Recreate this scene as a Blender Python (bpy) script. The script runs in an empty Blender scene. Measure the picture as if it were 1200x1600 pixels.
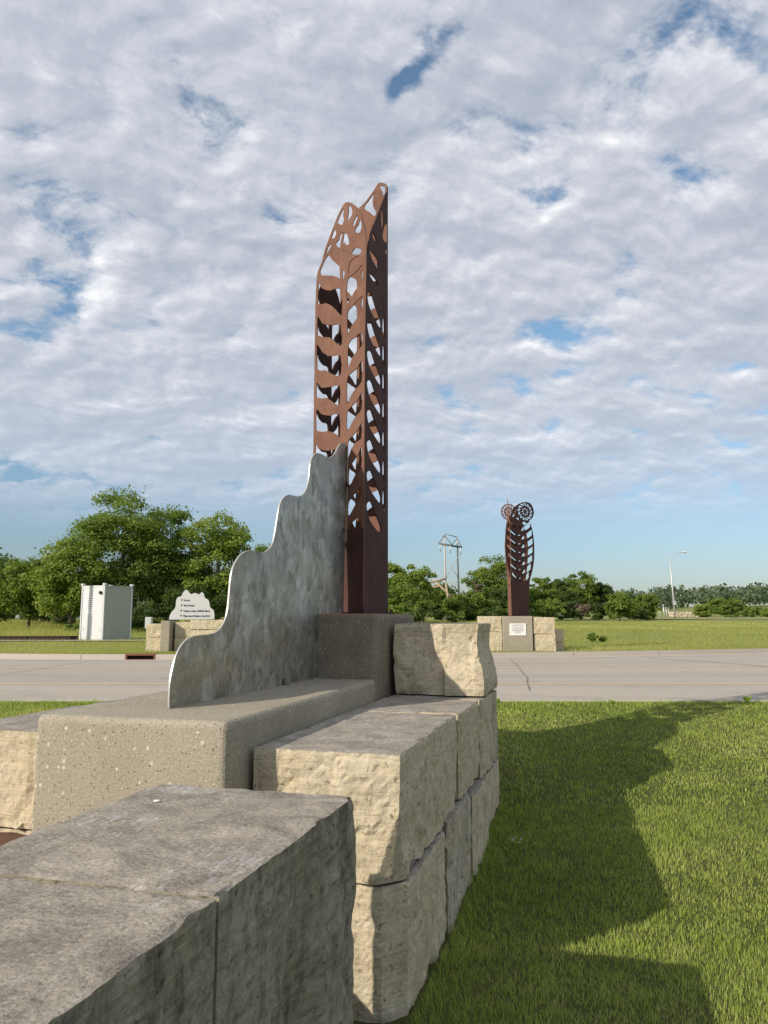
import bpy, bmesh, math, random
import numpy as np
from mathutils import Vector, Matrix, noise
from mathutils.geometry import delaunay_2d_cdt

R_ = math.radians
# ---------------------------------------------------------------- camera
scene = bpy.context.scene
EYE = 1.85
cam_data = bpy.data.cameras.new('camera')
cam = bpy.data.objects.new('camera', cam_data)
scene.collection.objects.link(cam)
cam.location = (0, 0, EYE)
cam.rotation_euler = (R_(90) + math.atan(163/1180), 0, 0)
cam_data.sensor_fit = 'VERTICAL'
cam_data.sensor_height = 36.0
cam_data.lens = 36.0*1180/1600
cam_data.clip_start = 0.05
cam_data.clip_end = 6000
scene.camera = cam

# ---------------------------------------------------------------- light
SUN_EL, SUN_AZ = 27.4, 231.4            # azimuth clockwise from +Y (the view direction)
sun_vec = Vector((math.sin(R_(SUN_AZ))*math.cos(R_(SUN_EL)),
                  math.cos(R_(SUN_AZ))*math.cos(R_(SUN_EL)), math.sin(R_(SUN_EL))))
sd = bpy.data.lights.new('sun', 'SUN')
sd.energy = 4.9
sd.angle = R_(0.55)
sd.color = (1.0, 0.90, 0.76)
sun = bpy.data.objects.new('sun', sd)
scene.collection.objects.link(sun)
sun.rotation_euler = (-sun_vec).to_track_quat('-Z', 'Y').to_euler()
sun.location = (-20, -16, 20)

scene.view_settings.view_transform = 'Standard'
scene.view_settings.look = 'None'
scene.view_settings.gamma = 1
scene.view_settings.use_curve_mapping = False
scene.view_settings.exposure = -0.10

world = bpy.data.worlds.new('World')
scene.world = world
world.use_nodes = True

def nodeset(nt):
    nt.nodes.clear()
    def N(t, **kw):
        n = nt.nodes.new(t)
        for k, v in kw.items():
            if k == 'inp':
                for a, b in v.items():
                    n.inputs[a].default_value = b
            else:
                setattr(n, k, v)
        return n
    def Lk(a, b):
        nt.links.new(a, b)
    def M(op, a, b=None, clamp=False, c=None):
        n = nt.nodes.new('ShaderNodeMath'); n.operation = op; n.use_clamp = clamp
        for i, v in enumerate((a, b, c)):
            if v is None: continue
            if isinstance(v, (int, float)): n.inputs[i].default_value = v
            else: Lk(v, n.inputs[i])
        return n.outputs[0]
    def VM(op, a, b=None):
        n = nt.nodes.new('ShaderNodeVectorMath'); n.operation = op
        for i, v in enumerate((a, b)):
            if v is None: continue
            if isinstance(v, (tuple, list)): n.inputs[i].default_value = v
            else: Lk(v, n.inputs[i])
        return n.outputs[0]
    def ramp(x, stops, interp='LINEAR'):
        n = nt.nodes.new('ShaderNodeValToRGB'); n.color_ramp.interpolation = interp
        e = n.color_ramp.elements
        while len(e) < len(stops): e.new(0.5)
        for el, (p, c) in zip(e, stops):
            el.position = p
            el.color = (c, c, c, 1) if isinstance(c, (int, float)) else (*c, 1)
        Lk(x, n.inputs[0])
        return n.outputs[0]
    def mix(f, a, b, blend='MIX'):
        n = nt.nodes.new('ShaderNodeMix'); n.data_type = 'RGBA'; n.blend_type = blend
        for i, v in ((0, f), (6, a), (7, b)):
            if isinstance(v, (int, float)): n.inputs[i].default_value = v
            elif isinstance(v, (tuple, list)): n.inputs[i].default_value = (*v, 1)
            else: Lk(v, n.inputs[i])
        return n.outputs[2]
    def noi(vec, scale, detail=4, rough=0.5, dist=0.0, out=0):
        n = nt.nodes.new('ShaderNodeTexNoise')
        n.inputs['Scale'].default_value = scale; n.inputs['Detail'].default_value = detail
        n.inputs['Roughness'].default_value = rough; n.inputs['Distortion'].default_value = dist
        if vec is not None: Lk(vec, n.inputs['Vector'])
        return n.outputs[out]
    return N, Lk, M, VM, ramp, mix, noi

def build_world():
    nt = world.node_tree
    N, Lk, M, VM, ramp, mix, noi = nodeset(nt)
    out = N('ShaderNodeOutputWorld'); bg = N('ShaderNodeBackground')
    sky = N('ShaderNodeTexSky', sky_type='NISHITA', sun_disc=False, sun_elevation=R_(SUN_EL),
            sun_rotation=R_(SUN_AZ), altitude=250, air_density=1.0, dust_density=0.6, ozone_density=1.6)
    tc = N('ShaderNodeTexCoord')
    sep = N('ShaderNodeSeparateXYZ'); Lk(tc.outputs['Generated'], sep.inputs[0])
    z = M('MAXIMUM', sep.outputs[2], 0.0)
    zz = M('ADD', z, 0.33)
    cmb = N('ShaderNodeCombineXYZ')
    Lk(M('DIVIDE', sep.outputs[0], zz), cmb.inputs[0])
    Lk(M('DIVIDE', sep.outputs[1], zz), cmb.inputs[1])
    p = cmb.outputs[0]
    # rows of cloudlets: streets run up to the right
    mp = N('ShaderNodeMapping'); mp.inputs['Rotation'].default_value = (0, 0, R_(-28))
    mp.inputs['Scale'].default_value = (2.1, 2.5, 1.0); mp.inputs['Location'].default_value = CLOUD_OFF
    Lk(p, mp.inputs['Vector']); p = mp.outputs[0]
    warp = noi(p, 2.2, 2, 0.5, out=1)
    wv = VM('MULTIPLY', VM('SUBTRACT', warp, (0.5, 0.5, 0.5)), (0.16, 0.16, 0.0))
    pw = VM('ADD', p, wv)
    big = noi(p, 0.8, 2, 0.5)
    def puff(q):
        # billows: rounded cells broken up by fractal noise
        v = N('ShaderNodeTexVoronoi', feature='F1'); v.inputs['Scale'].default_value = 4.2; Lk(q, v.inputs['Vector'])
        a = noi(q, 3.6, 9, 0.63)
        return M('ADD', M('MULTIPLY', a, 0.8), M('MULTIPLY', M('SUBTRACT', 0.75, v.outputs['Distance']), 0.28))
    d1 = puff(pw)
    d1s = puff(VM('ADD', pw, (-0.045, -0.035, 0)))
    cov = M('ADD', d1, M('MULTIPLY', M('SUBTRACT', big, 0.5), 0.34))
    # one long open gap in the cover, high and slightly right of the view
    gp = N('ShaderNodeMapping', vector_type='POINT'); gp.inputs['Location'].default_value = (-GAP[0], -GAP[1], 0); Lk(VM('ADD', cmb.outputs[0], VM('MULTIPLY', VM('SUBTRACT', noi(cmb.outputs[0], 9, 4, 0.6, out=1), (0.5, 0.5, 0.5)), (0.07, 0.07, 0))), gp.inputs['Vector'])
    gr = N('ShaderNodeMapping'); gr.inputs['Rotation'].default_value = (0, 0, R_(GAP[2])); Lk(gp.outputs[0], gr.inputs['Vector'])
    gl = N('ShaderNodeVectorMath', operation='LENGTH'); Lk(VM('MULTIPLY', gr.outputs[0], (1/GAP[3], 1/GAP[4], 0)), gl.inputs[0])
    cov = M('SUBTRACT', cov, M('MULTIPLY', ramp(gl.outputs[1], [(0.0, 1.0), (1.0, 0.0)]), 0.31))
    low = ramp(z, [(0.0, 0.0), (0.10, 0.0), (0.17, 0.75), (0.26, 1.0)])
    mask = M('MULTIPLY', ramp(cov, [(0.0, 0.0), (COV0-0.02, 0.0), (COV0+0.03, 0.45), (COV0+0.08, 0.85), (COV0+0.15, 1.0)]), low)
    rel = M('MULTIPLY', M('SUBTRACT', d1, d1s), 2.7)
    soft = noi(pw, 2.0, 4, 0.5)
    thin = ramp(cov, [(COV0+0.04, 0.12), (COV0+0.10, 0.16), (COV0+0.26, 0.0)])
    thick = M('MULTIPLY', M('SUBTRACT', soft, 0.5), 0.9)
    lev = M('ADD', M('ADD', M('ADD', 0.40, rel), thick), thin, clamp=True)
    ccol = ramp(lev, [(0.0, (3.5, 3.95, 4.75)), (0.35, (4.25, 4.6, 5.35)), (0.62, (5.3, 5.55, 6.2)), (0.85, (6.7, 6.85, 7.3)), (1.0, (8.3, 8.4, 8.7))])
    hz = ramp(z, [(0.10, 1.0), (0.42, 0.0)])
    ccol = mix(M('MULTIPLY', hz, 0.5), ccol, (4.7, 5.4, 6.5))
    skyc = mix(1.0, sky.outputs[0], mix(ramp(z, [(0.0, 0.0), (0.30, 1.0)]), (0.52, 0.55, 0.68), SKY_TINT), 'MULTIPLY')
    ccol = mix(1.0, ccol, (1.0, 0.995, 0.99), 'MULTIPLY')
    col = mix(mask, skyc, ccol)
    Lk(col, bg.inputs[0]); bg.inputs[1].default_value = 0.13
    Lk(bg.outputs[0], out.inputs[0])
CLOUD_OFF = (3.1, 1.7, 0.0)
COV0 = 0.272
GAP = (0.036, 0.832, 57, 0.13, 0.032)
SKY_TINT = (1.25, 1.36, 1.30)
build_world()

# ---------------------------------------------------------------- helpers
C = scene.collection
random.seed(7)
rng = np.random.default_rng(11)

def props(o, label=None, cat=None, group=None, kind=None):
    if label: o['label'] = label
    if cat: o['category'] = cat
    if group: o['group'] = group
    if kind: o['kind'] = kind
    return o

def thing(name, label, cat, loc=(0, 0, 0), rotz=0.0, group=None):
    o = bpy.data.objects.new(name, None); C.objects.link(o)
    o.empty_display_size = 0.2
    o.location = loc; o.rotation_euler = (0, 0, rotz)
    return props(o, label, cat, group)

def link(name, me, mat, parent=None, loc=None, rotz=None):
    o = bpy.data.objects.new(name, me); C.objects.link(o)
    if mat is not None and len(me.materials) == 0: me.materials.append(mat)
    if parent is not None: o.parent = parent
    if loc is not None: o.location = loc
    if rotz is not None: o.rotation_euler = (0, 0, rotz)
    return o

def pymesh(name, vs, fs, smooth=False):
    me = bpy.data.meshes.new(name); me.from_pydata([tuple(v) for v in vs], [], fs); me.update()
    if smooth:
        me.polygons.foreach_set('use_smooth', [True]*len(me.polygons))
    return me

def npmesh(name, V, F, attr=None, aname='tint', smooth=False):
    """V (n,3) array, F (m,k) index array, attr: per-vertex float"""
    me = bpy.data.meshes.new(name)
    V = np.asarray(V, dtype=np.float32); F = np.asarray(F, dtype=np.int32)
    m, k = F.shape
    me.vertices.add(len(V)); me.vertices.foreach_set('co', V.ravel())
    me.loops.add(m*k); me.loops.foreach_set('vertex_index', F.ravel())
    me.polygons.add(m)
    me.polygons.foreach_set('loop_start', np.arange(0, m*k, k, dtype=np.int32))
    me.update(calc_edges=True)
    if smooth:
        me.polygons.foreach_set('use_smooth', np.ones(m, dtype=bool))
    if attr is not None:
        a = me.attributes.new(aname, 'FLOAT', 'POINT')
        a.data.foreach_set('value', np.asarray(attr, dtype=np.float32))
    me.validate()
    return me

def bm_box(bm, x0, x1, y0, y1, z0, z1, bevel=0, seg=2):
    r = bmesh.ops.create_cube(bm, size=1.0)
    vs = r['verts']
    for v in vs:
        v.co = Vector((x0 + (v.co.x+.5)*(x1-x0), y0 + (v.co.y+.5)*(y1-y0), z0 + (v.co.z+.5)*(z1-z0)))
    if bevel:
        es = list({e for v in vs for e in v.link_edges})
        bmesh.ops.bevel(bm, geom=es, offset=bevel, segments=seg, affect='EDGES', profile=0.5)
def bm_me(name, bm, smooth=False):
    me = bpy.data.meshes.new(name); bm.to_mesh(me); bm.free()
    if smooth: me.polygons.foreach_set('use_smooth', [True]*len(me.polygons))
    return me
def box(name, mat, parent, x0, x1, y0, y1, z0, z1, bevel=0, seg=2):
    bm = bmesh.new(); bm_box(bm, x0, x1, y0, y1, z0, z1, bevel, seg)
    return link(name, bm_me(name, bm), mat, parent)

def tube(pts, radii, sides=8, cap=True):
    """vertices and faces of a tapered tube through pts"""
    vs, fs = [], []
    pts = [Vector(p) for p in pts]
    for i, p in enumerate(pts):
        d = (pts[min(i+1, len(pts)-1)] - pts[max(i-1, 0)]).normalized()
        a = Vector((0, 0, 1)) if abs(d.z) < .9 else Vector((1, 0, 0))
        u = d.cross(a).normalized(); w = d.cross(u).normalized()
        for k in range(sides):
            t = 2*math.pi*k/sides
            vs.append(p + (u*math.cos(t) + w*math.sin(t))*radii[i])
    for i in range(len(pts)-1):
        for k in range(sides):
            a0 = i*sides+k; b0 = i*sides+(k+1) % sides
            fs.append((a0, b0, b0+sides, a0+sides))
    if cap:
        fs.append(tuple(range(sides))[::-1]); n = (len(pts)-1)*sides
        fs.append(tuple(range(n, n+sides)))
    return vs, fs
def join_tubes(name, lst, mat, parent=None, smooth=True):
    V, F = [], []
    for pts, rad, sd_ in lst:
        v, f = tube(pts, rad, sd_); o = len(V)
        V += v; F += [tuple(i+o for i in q) for q in f]
    return link(name, pymesh(name, V, F, smooth), mat, parent)

def catmull(pts, n=4, keep=()):
    out = []; m = len(pts)
    for i in range(m):
        p0, p1, p2, p3 = (pts[(i+j-1) % m] for j in range(4))
        if i in keep:
            out.append(p1); continue
        for k in range(n):
            t = k/n
            out.append(tuple(0.5*((2*p1[a]) + (-p0[a]+p2[a])*t + (2*p0[a]-5*p1[a]+4*p2[a]-p3[a])*t*t
                                  + (-p0[a]+3*p1[a]-3*p2[a]+p3[a])*t**3) for a in (0, 1)))
    return out

def chain(pts, n=3):
    """smooth curve through an open run of points"""
    out = []
    for i in range(len(pts)-1):
        p0, p1, p2, p3 = pts[max(i-1, 0)], pts[i], pts[i+1], pts[min(i+2, len(pts)-1)]
        for k in range(n):
            t = k/n
            out.append(tuple(0.5*((2*p1[a]) + (-p0[a]+p2[a])*t + (2*p0[a]-5*p1[a]+4*p2[a]-p3[a])*t*t
                                  + (-p0[a]+3*p1[a]-3*p2[a]+p3[a])*t**3) for a in (0, 1)))
    out.append(pts[-1])
    return out

def fit_holes(holes, outline, left, right, m=0.022, grow=1.0):
    """keep a rim of steel between every hole and the outline; left/right are the outline's flanks"""
    fl_, fr_ = (np.array(sorted([(b, a) for a, b in q])) for q in (left, right))
    out = []
    for h in holes:
        q = []
        cx0 = sum(a for a, b in h)/len(h); cz0 = sum(b for a, b in h)/len(h)
        h = [(cx0+(a-cx0)*(1+(grow-1)*.3), cz0+(b-cz0)*grow) for a, b in h]
        for a, b in h:
            l_ = float(np.interp(b, fl_[:, 0], fl_[:, 1])); r_ = float(np.interp(b, fr_[:, 0], fr_[:, 1]))
            # slanting flanks need a wider horizontal margin
            sl = (np.interp(b+.03, fl_[:, 0], fl_[:, 1])-np.interp(b-.03, fl_[:, 0], fl_[:, 1]))/.06
            sr = (np.interp(b+.03, fr_[:, 0], fr_[:, 1])-np.interp(b-.03, fr_[:, 0], fr_[:, 1]))/.06
            q.append((min(max(a, l_+m*math.hypot(1, sl)), r_-m*math.hypot(1, sr)), b))
        # drop collapsed points
        g = [q[0]]
        for p in q[1:]:
            if math.hypot(p[0]-g[-1][0], p[1]-g[-1][1]) > .002: g.append(p)
        ar = abs(sum(g[i][0]*g[(i+1) % len(g)][1]-g[(i+1) % len(g)][0]*g[i][1] for i in range(len(g))))/2
        if len(g) > 3 and ar > 4e-4: out.append(g)
    return out

def cut_plate(name, outline, holes, thick, mat, parent, A, dirv, zoff=0.0):
    """sheet of steel with holes cut through it: local x along dirv, local y up"""
    rings = [outline] + holes
    P, Ed = [], []
    for ring in rings:
        o = len(P); m_ = len(ring)
        P += [Vector((a, b)) for a, b in ring]; Ed += [(o+k, o+(k+1) % m_) for k in range(m_)]
    vs, _, fs, _, _, _ = delaunay_2d_cdt(P, Ed, [], 0, 1e-5)
    A_ = np.array([tuple(v) for v in vs]); T_ = np.array([tuple(f) for f in fs])
    cen = A_[T_].mean(1)
    def inside(ring):
        R = np.array(ring); R2 = np.roll(R, -1, 0); c = np.zeros(len(cen), bool)
        for (x0, y0), (x1, y1) in zip(R, R2):
            k = ((y0 > cen[:, 1]) != (y1 > cen[:, 1]))
            if y1 != y0: c ^= k & (cen[:, 0] < (x1-x0)*(cen[:, 1]-y0)/(y1-y0)+x0)
        return c
    keep = inside(outline)
    for h in holes: keep &= ~inside(h)
    T_ = [tuple(int(q) for q in t) for t in T_[keep]]
    cnt = {}
    for t in T_:
        for k in range(3):
            e = (t[k], t[(k+1) % 3]); cnt[tuple(sorted(e))] = cnt.get(tuple(sorted(e)), []) + [e]
    n_ = len(A_); hz = thick/2
    V3 = [(a, b, hz) for a, b in A_] + [(a, b, -hz) for a, b in A_]
    F3 = T_ + [tuple(k+n_ for k in t[::-1]) for t in T_]
    for l_ in cnt.values():
        if len(l_) == 1:
            a, b = l_[0]; F3.append((b, a, a+n_, b+n_))
    me = bpy.data.meshes.new(name); me.from_pydata(V3, [], F3); me.update()
    bm_ = bmesh.new(); bm_.from_mesh(me)
    bmesh.ops.delete(bm_, geom=[v for v in bm_.verts if not v.link_faces], context='VERTS')
    bm_.to_mesh(me); bm_.free()
    me.name = name
    d = Vector((dirv[0], dirv[1], 0)).normalized(); up = Vector((0, 0, 1)); nrm = d.cross(up)
    M4 = Matrix(((d.x, up.x, nrm.x, A[0]), (d.y, up.y, nrm.y, A[1]), (d.z, up.z, nrm.z, zoff), (0, 0, 0, 1)))
    me.transform(M4)
    me.update()
    return link(name, me, mat, parent)

def letters(name, text, size, mat, parent, loc, rot, squash=1.0, depth=0.004, align='LEFT'):
    cu = bpy.data.curves.new(name, 'FONT'); cu.body = text; cu.size = size; cu.extrude = depth; cu.align_x = align
    cu.offset = size*0.018
    cu.resolution_u = 3
    t = bpy.data.objects.new('profile', cu); C.objects.link(t)
    dg = bpy.context.evaluated_depsgraph_get()
    me = bpy.data.meshes.new_from_object(t.evaluated_get(dg))
    bpy.data.objects.remove(t); bpy.data.curves.remove(cu)
    me.transform(Matrix.Translation(loc) @ Matrix.Rotation(rot, 4, 'Z') @ Matrix.Rotation(R_(90), 4, 'X') @ Matrix.Diagonal((squash, 1, 1, 1)))
    return link(name, me, mat, parent)

# ---------------------------------------------------------------- materials
def new_mat(name):
    m = bpy.data.materials.new(name); m.use_nodes = True
    return m, nodeset(m.node_tree)

def finish(m, K, color, rough=0.8, bump=None, bstr=0.3, bdist=0.01, metallic=0.0, spec=0.3, translucent=None):
    N, Lk, M, VM, ramp, mix, noi = K
    out = N('ShaderNodeOutputMaterial'); b = N('ShaderNodeBsdfPrincipled')
    b.inputs['Specular IOR Level'].default_value = spec
    if isinstance(color, tuple): b.inputs['Base Color'].default_value = (*color, 1)
    else: Lk(color, b.inputs['Base Color'])
    if isinstance(rough, (int, float)): b.inputs['Roughness'].default_value = rough
    else: Lk(rough, b.inputs['Roughness'])
    if isinstance(metallic, (int, float)): b.inputs['Metallic'].default_value = metallic
    else: Lk(metallic, b.inputs['Metallic'])
    if bump is not None:
        bp = N('ShaderNodeBump'); bp.inputs['Strength'].default_value = bstr; bp.inputs['Distance'].default_value = bdist
        Lk(bump, bp.inputs['Height']); Lk(bp.outputs[0], b.inputs['Normal'])
    if translucent:
        t = N('ShaderNodeBsdfTranslucent'); ms = N('ShaderNodeMixShader'); ms.inputs[0].default_value = translucent
        if isinstance(color, tuple): t.inputs[0].default_value = (*color, 1)
        else: Lk(mix(1.0, color, (1.25, 1.3, 0.55), 'MULTIPLY'), t.inputs[0])
        Lk(b.outputs[0], ms.inputs[1]); Lk(t.outputs[0], ms.inputs[2]); Lk(ms.outputs[0], out.inputs[0])
    else:
        Lk(b.outputs[0], out.inputs[0])
    return m

def plain(name, col, rough=0.7, metallic=0.0, var=0.15, scale=3.0, spec=0.3):
    m, K = new_mat(name); N, Lk, M, VM, ramp, mix, noi = K
    tc = N('ShaderNodeTexCoord')
    n = noi(tc.outputs['Object'], scale, 5, 0.6)
    dark = tuple(c*(1-var) for c in col); lite = tuple(min(1, c*(1+var)) for c in col)
    return finish(m, K, mix(n, dark, lite), rough, n, 0.15, 0.004, metallic, spec)

def stone_mat(name, pale, deep, grime, top_dark, top_lite, side_grime=0.35, scale=1.0, band=1.0):
    m, K = new_mat(name); N, Lk, M, VM, ramp, mix, noi = K
    tc = N('ShaderNodeTexCoord'); P = tc.outputs['Object']
    geo = N('ShaderNodeNewGeometry'); sp = N('ShaderNodeSeparateXYZ'); Lk(geo.outputs['Normal'], sp.inputs[0])
    mp = N('ShaderNodeMapping'); mp.inputs['Scale'].default_value = (1, 1, 9); Lk(P, mp.inputs['Vector'])
    ms_ = N('ShaderNodeMapping'); ms_.inputs['Scale'].default_value = (5, 5, 1.4); Lk(P, ms_.inputs['Vector'])
    bed = noi(mp.outputs[0], 3.2*scale, 6, 0.66, 0.1)
    blot = noi(P, 2.6*scale, 5, 0.6, 0.5)
    fine = noi(P, 55*scale, 6, 0.7)
    mid = noi(P, 14*scale, 6, 0.68, 0.0)
    streak = noi(ms_.outputs[0], 2.5*scale, 7, 0.7, 0.1)
    body = mix(ramp(M('ADD', M('MULTIPLY', blot, 0.6), M('MULTIPLY', bed, 0.4*band)), [(0.32, 0.0), (0.66, 1.0)]), pale, deep)
    g1 = ramp(M('ADD', M('MULTIPLY', streak, 0.55), M('MULTIPLY', mid, 0.45)), [(0.47, 0.0), (0.64, 1.0)])
    body = mix(M('MULTIPLY', g1, side_grime), body, grime)
    body = mix(1.0, body, ramp(fine, [(0.25, 0.72), (0.5, 1.0), (0.75, 1.14)]), 'MULTIPLY')
    pits = ramp(noi(P, 30*scale, 4, 0.6), [(0.30, 0.45), (0.40, 1.0)])
    body = mix(1.0, body, pits, 'MULTIPLY')
    # weathered upper surface
    t1 = noi(P, 6*scale, 9, 0.72, 0.6); t2 = noi(P, 2.0*scale, 4, 0.6)
    topc = mix(ramp(t1, [(0.36, 0.0), (0.66, 1.0)]), top_dark, top_lite)
    sm = N('ShaderNodeMapping'); sm.inputs['Scale'].default_value = (3.2, 1.0, 1.0); sm.inputs['Rotation'].default_value = (0, 0, 1.3); Lk(P, sm.inputs['Vector'])
    lich = ramp(M('ADD', M('MULTIPLY', noi(sm.outputs[0], 10*scale, 7, 0.75, 0.3), 0.6), M('MULTIPLY', t2, 0.4)), [(0.54, 0.0), (0.60, 0.75), (0.68, 1.0)])
    topc = mix(M('MULTIPLY', lich, 0.75), topc, tuple(min(.5, c*2.1) for c in top_lite))
    topc = mix(1.0, topc, ramp(noi(P, 75*scale, 4, 0.75), [(0.3, 0.55), (0.5, 1.0), (0.72, 1.35)]), 'MULTIPLY')
    up = ramp(sp.outputs[2], [(0.55, 0.0), (0.86, 1.0)])
    col = mix(up, body, topc)
    h = M('ADD', M('ADD', M('MULTIPLY', bed, 0.8), M('MULTIPLY', mid, 0.9)), M('ADD', M('MULTIPLY', fine, 0.30), M('MULTIPLY', pits, 0.25)))
    return finish(m, K, col, 0.92, h, 0.75, 0.016, spec=0.15)

MAT = {}
MAT['limestone'] = stone_mat('cream split limestone', (0.60, 0.535, 0.405), (0.52, 0.43, 0.285), (0.18, 0.165, 0.13),
                             (0.225, 0.203, 0.17), (0.42, 0.38, 0.32), 0.40)
MAT['limestone_grey'] = stone_mat('grey-beige limestone', (0.54, 0.485, 0.38), (0.44, 0.375, 0.27), (0.13, 0.12, 0.10),
                             (0.225, 0.203, 0.17), (0.42, 0.38, 0.32), 0.80)
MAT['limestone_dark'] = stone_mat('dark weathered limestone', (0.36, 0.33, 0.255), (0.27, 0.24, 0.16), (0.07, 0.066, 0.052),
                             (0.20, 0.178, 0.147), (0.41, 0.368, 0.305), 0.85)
MAT['limestone_far'] = stone_mat('pale limestone across the road', (0.66, 0.58, 0.43), (0.52, 0.43, 0.27), (0.20, 0.18, 0.15),
                             (0.2, 0.19, 0.17), (0.32, 0.30, 0.27), 0.55)

def concrete_mat():
    m, K = new_mat('exposed aggregate concrete'); N, Lk, M, VM, ramp, mix, noi = K
    tc = N('ShaderNodeTexCoord'); P = tc.outputs['Object']
    v = N('ShaderNodeTexVoronoi', feature='F1'); v.inputs['Scale'].default_value = 62; v.inputs['Randomness'].default_value = 1; Lk(P, v.inputs['Vector'])
    v2 = N('ShaderNodeTexVoronoi', feature='F1'); v2.inputs['Scale'].default_value = 120; Lk(P, v2.inputs['Vector'])
    sc = N('ShaderNodeSeparateColor'); Lk(v.outputs['Color'], sc.inputs[0])
    sc2 = N('ShaderNodeSeparateColor'); Lk(v2.outputs['Color'], sc2.inputs[0])
    big = noi(P, 1.8, 5, 0.6)
    zone = ramp(noi(P, 2.7, 3, 0.6, 0.4), [(0.42, 0.0), (0.62, 1.0)])
    base = mix(ramp(big, [(0.3, 0.0), (0.7, 1.0)]), (0.30, 0.27, 0.205), (0.38, 0.345, 0.268))
    base = mix(1.0, base, ramp(noi(P, 85, 5, 0.75), [(0.25, 0.6), (0.5, 1.0), (0.75, 1.3)]), 'MULTIPLY')
    sel = M('GREATER_THAN', sc.outputs[0], M('SUBTRACT', 0.90, M('MULTIPLY', zone, 0.36)))
    peb = M('MULTIPLY', sel, M('LESS_THAN', M('ADD', v.outputs['Distance'], M('MULTIPLY', noi(P, 130, 2, 0.5), 0.30)), 0.48))
    pebc = mix(sc.outputs[1], (0.60, 0.50, 0.37), (0.42, 0.33, 0.25))
    col = mix(M('MULTIPLY', peb, 0.85), base, pebc)
    sel2 = M('MULTIPLY', M('GREATER_THAN', sc2.outputs[1], 0.62), M('LESS_THAN', v2.outputs['Distance'], 0.30))
    col = mix(M('MULTIPLY', sel2, 0.5), col, mix(sc2.outputs[2], (0.20, 0.165, 0.12), (0.60, 0.52, 0.40)))
    pit = M('MULTIPLY', M('LESS_THAN', sc.outputs[0], 0.14), M('LESS_THAN', v.outputs['Distance'], 0.28))
    col = mix(M('MULTIPLY', pit, 0.75), col, (0.10, 0.085, 0.065))
    v3 = N('ShaderNodeTexVoronoi', feature='F1'); v3.inputs['Scale'].default_value = 30
    Lk(VM('ADD', P, VM('MULTIPLY', noi(P, 40, 2, 0.5, out=1), (0.012, 0.012, 0.012))), v3.inputs['Vector'])
    sc3 = N('ShaderNodeSeparateColor'); Lk(v3.outputs['Color'], sc3.inputs[0])
    big_p = M('MULTIPLY', M('GREATER_THAN', sc3.outputs[0], M('SUBTRACT', 0.97, M('MULTIPLY', zone, 0.28))), M('LESS_THAN', v3.outputs['Distance'], 0.30))
    col = mix(M('MULTIPLY', big_p, 0.8), col, mix(sc3.outputs[1], (0.66, 0.60, 0.50), (0.44, 0.30, 0.21)))
    ring = M('MULTIPLY', M('GREATER_THAN', sc3.outputs[0], 0.86), M('MULTIPLY', M('GREATER_THAN', v3.outputs['Distance'], 0.30), M('LESS_THAN', v3.outputs['Distance'], 0.40)))
    col = mix(M('MULTIPLY', ring, 0.35), col, (0.14, 0.12, 0.09))
    sp = N('ShaderNodeSeparateXYZ'); Lk(P, sp.inputs[0])
    h = M('ADD', M('ADD', M('MULTIPLY', peb, 0.5), M('MULTIPLY', sel2, 0.25)), M('SUBTRACT', M('MULTIPLY', noi(P, 60, 6, 0.7), 0.8), M('MULTIPLY', pit, 0.9)))
    return finish(m, K, col, 0.9, h, 0.8, 0.008, spec=0.2)
MAT['concrete'] = concrete_mat()

def rusty_concrete():
    m, K = new_mat('rust stained aggregate concrete'); N, Lk, M, VM, ramp, mix, noi = K
    tc = N('ShaderNodeTexCoord'); P = tc.outputs['Object']
    v = N('ShaderNodeTexVoronoi', feature='F1'); v.inputs['Scale'].default_value = 42; Lk(P, v.inputs['Vector'])
    sc = N('ShaderNodeSeparateColor'); Lk(v.outputs['Color'], sc.inputs[0])
    base = mix(ramp(noi(P, 3, 5, 0.6), [(0.3, 0.0), (0.7, 1.0)]), (0.18, 0.158, 0.118), (0.29, 0.255, 0.19))
    base = mix(1.0, base, ramp(noi(P, 80, 5, 0.75), [(0.25, 0.6), (0.5, 1.0), (0.75, 1.3)]), 'MULTIPLY')
    sel = M('GREATER_THAN', sc.outputs[0], 0.74)
    peb = M('MULTIPLY', sel, M('LESS_THAN', v.outputs['Distance'], 0.30))
    col = mix(M('MULTIPLY', peb, 0.9), base, mix(sc.outputs[1], (0.62, 0.53, 0.42), (0.32, 0.2, 0.13)))
    sp = N('ShaderNodeSeparateXYZ'); Lk(P, sp.inputs[0])
    rz = ramp(M('ADD', sp.outputs[2], M('MULTIPLY', noi(P, 9, 4, 0.6), 0.12)), [(0.55, 0.0), (0.62, 0.8)])
    col = mix(rz, col, mix(noi(P, 14, 4, 0.7), (0.14, 0.06, 0.03), (0.30, 0.16, 0.09)))
    h = M('ADD', M('MULTIPLY', peb, 0.6), noi(P, 60, 6, 0.7))
    return finish(m, K, col, 0.9, h, 0.8, 0.008, spec=0.2)
MAT['rusty_concrete'] = rusty_concrete()

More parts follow.
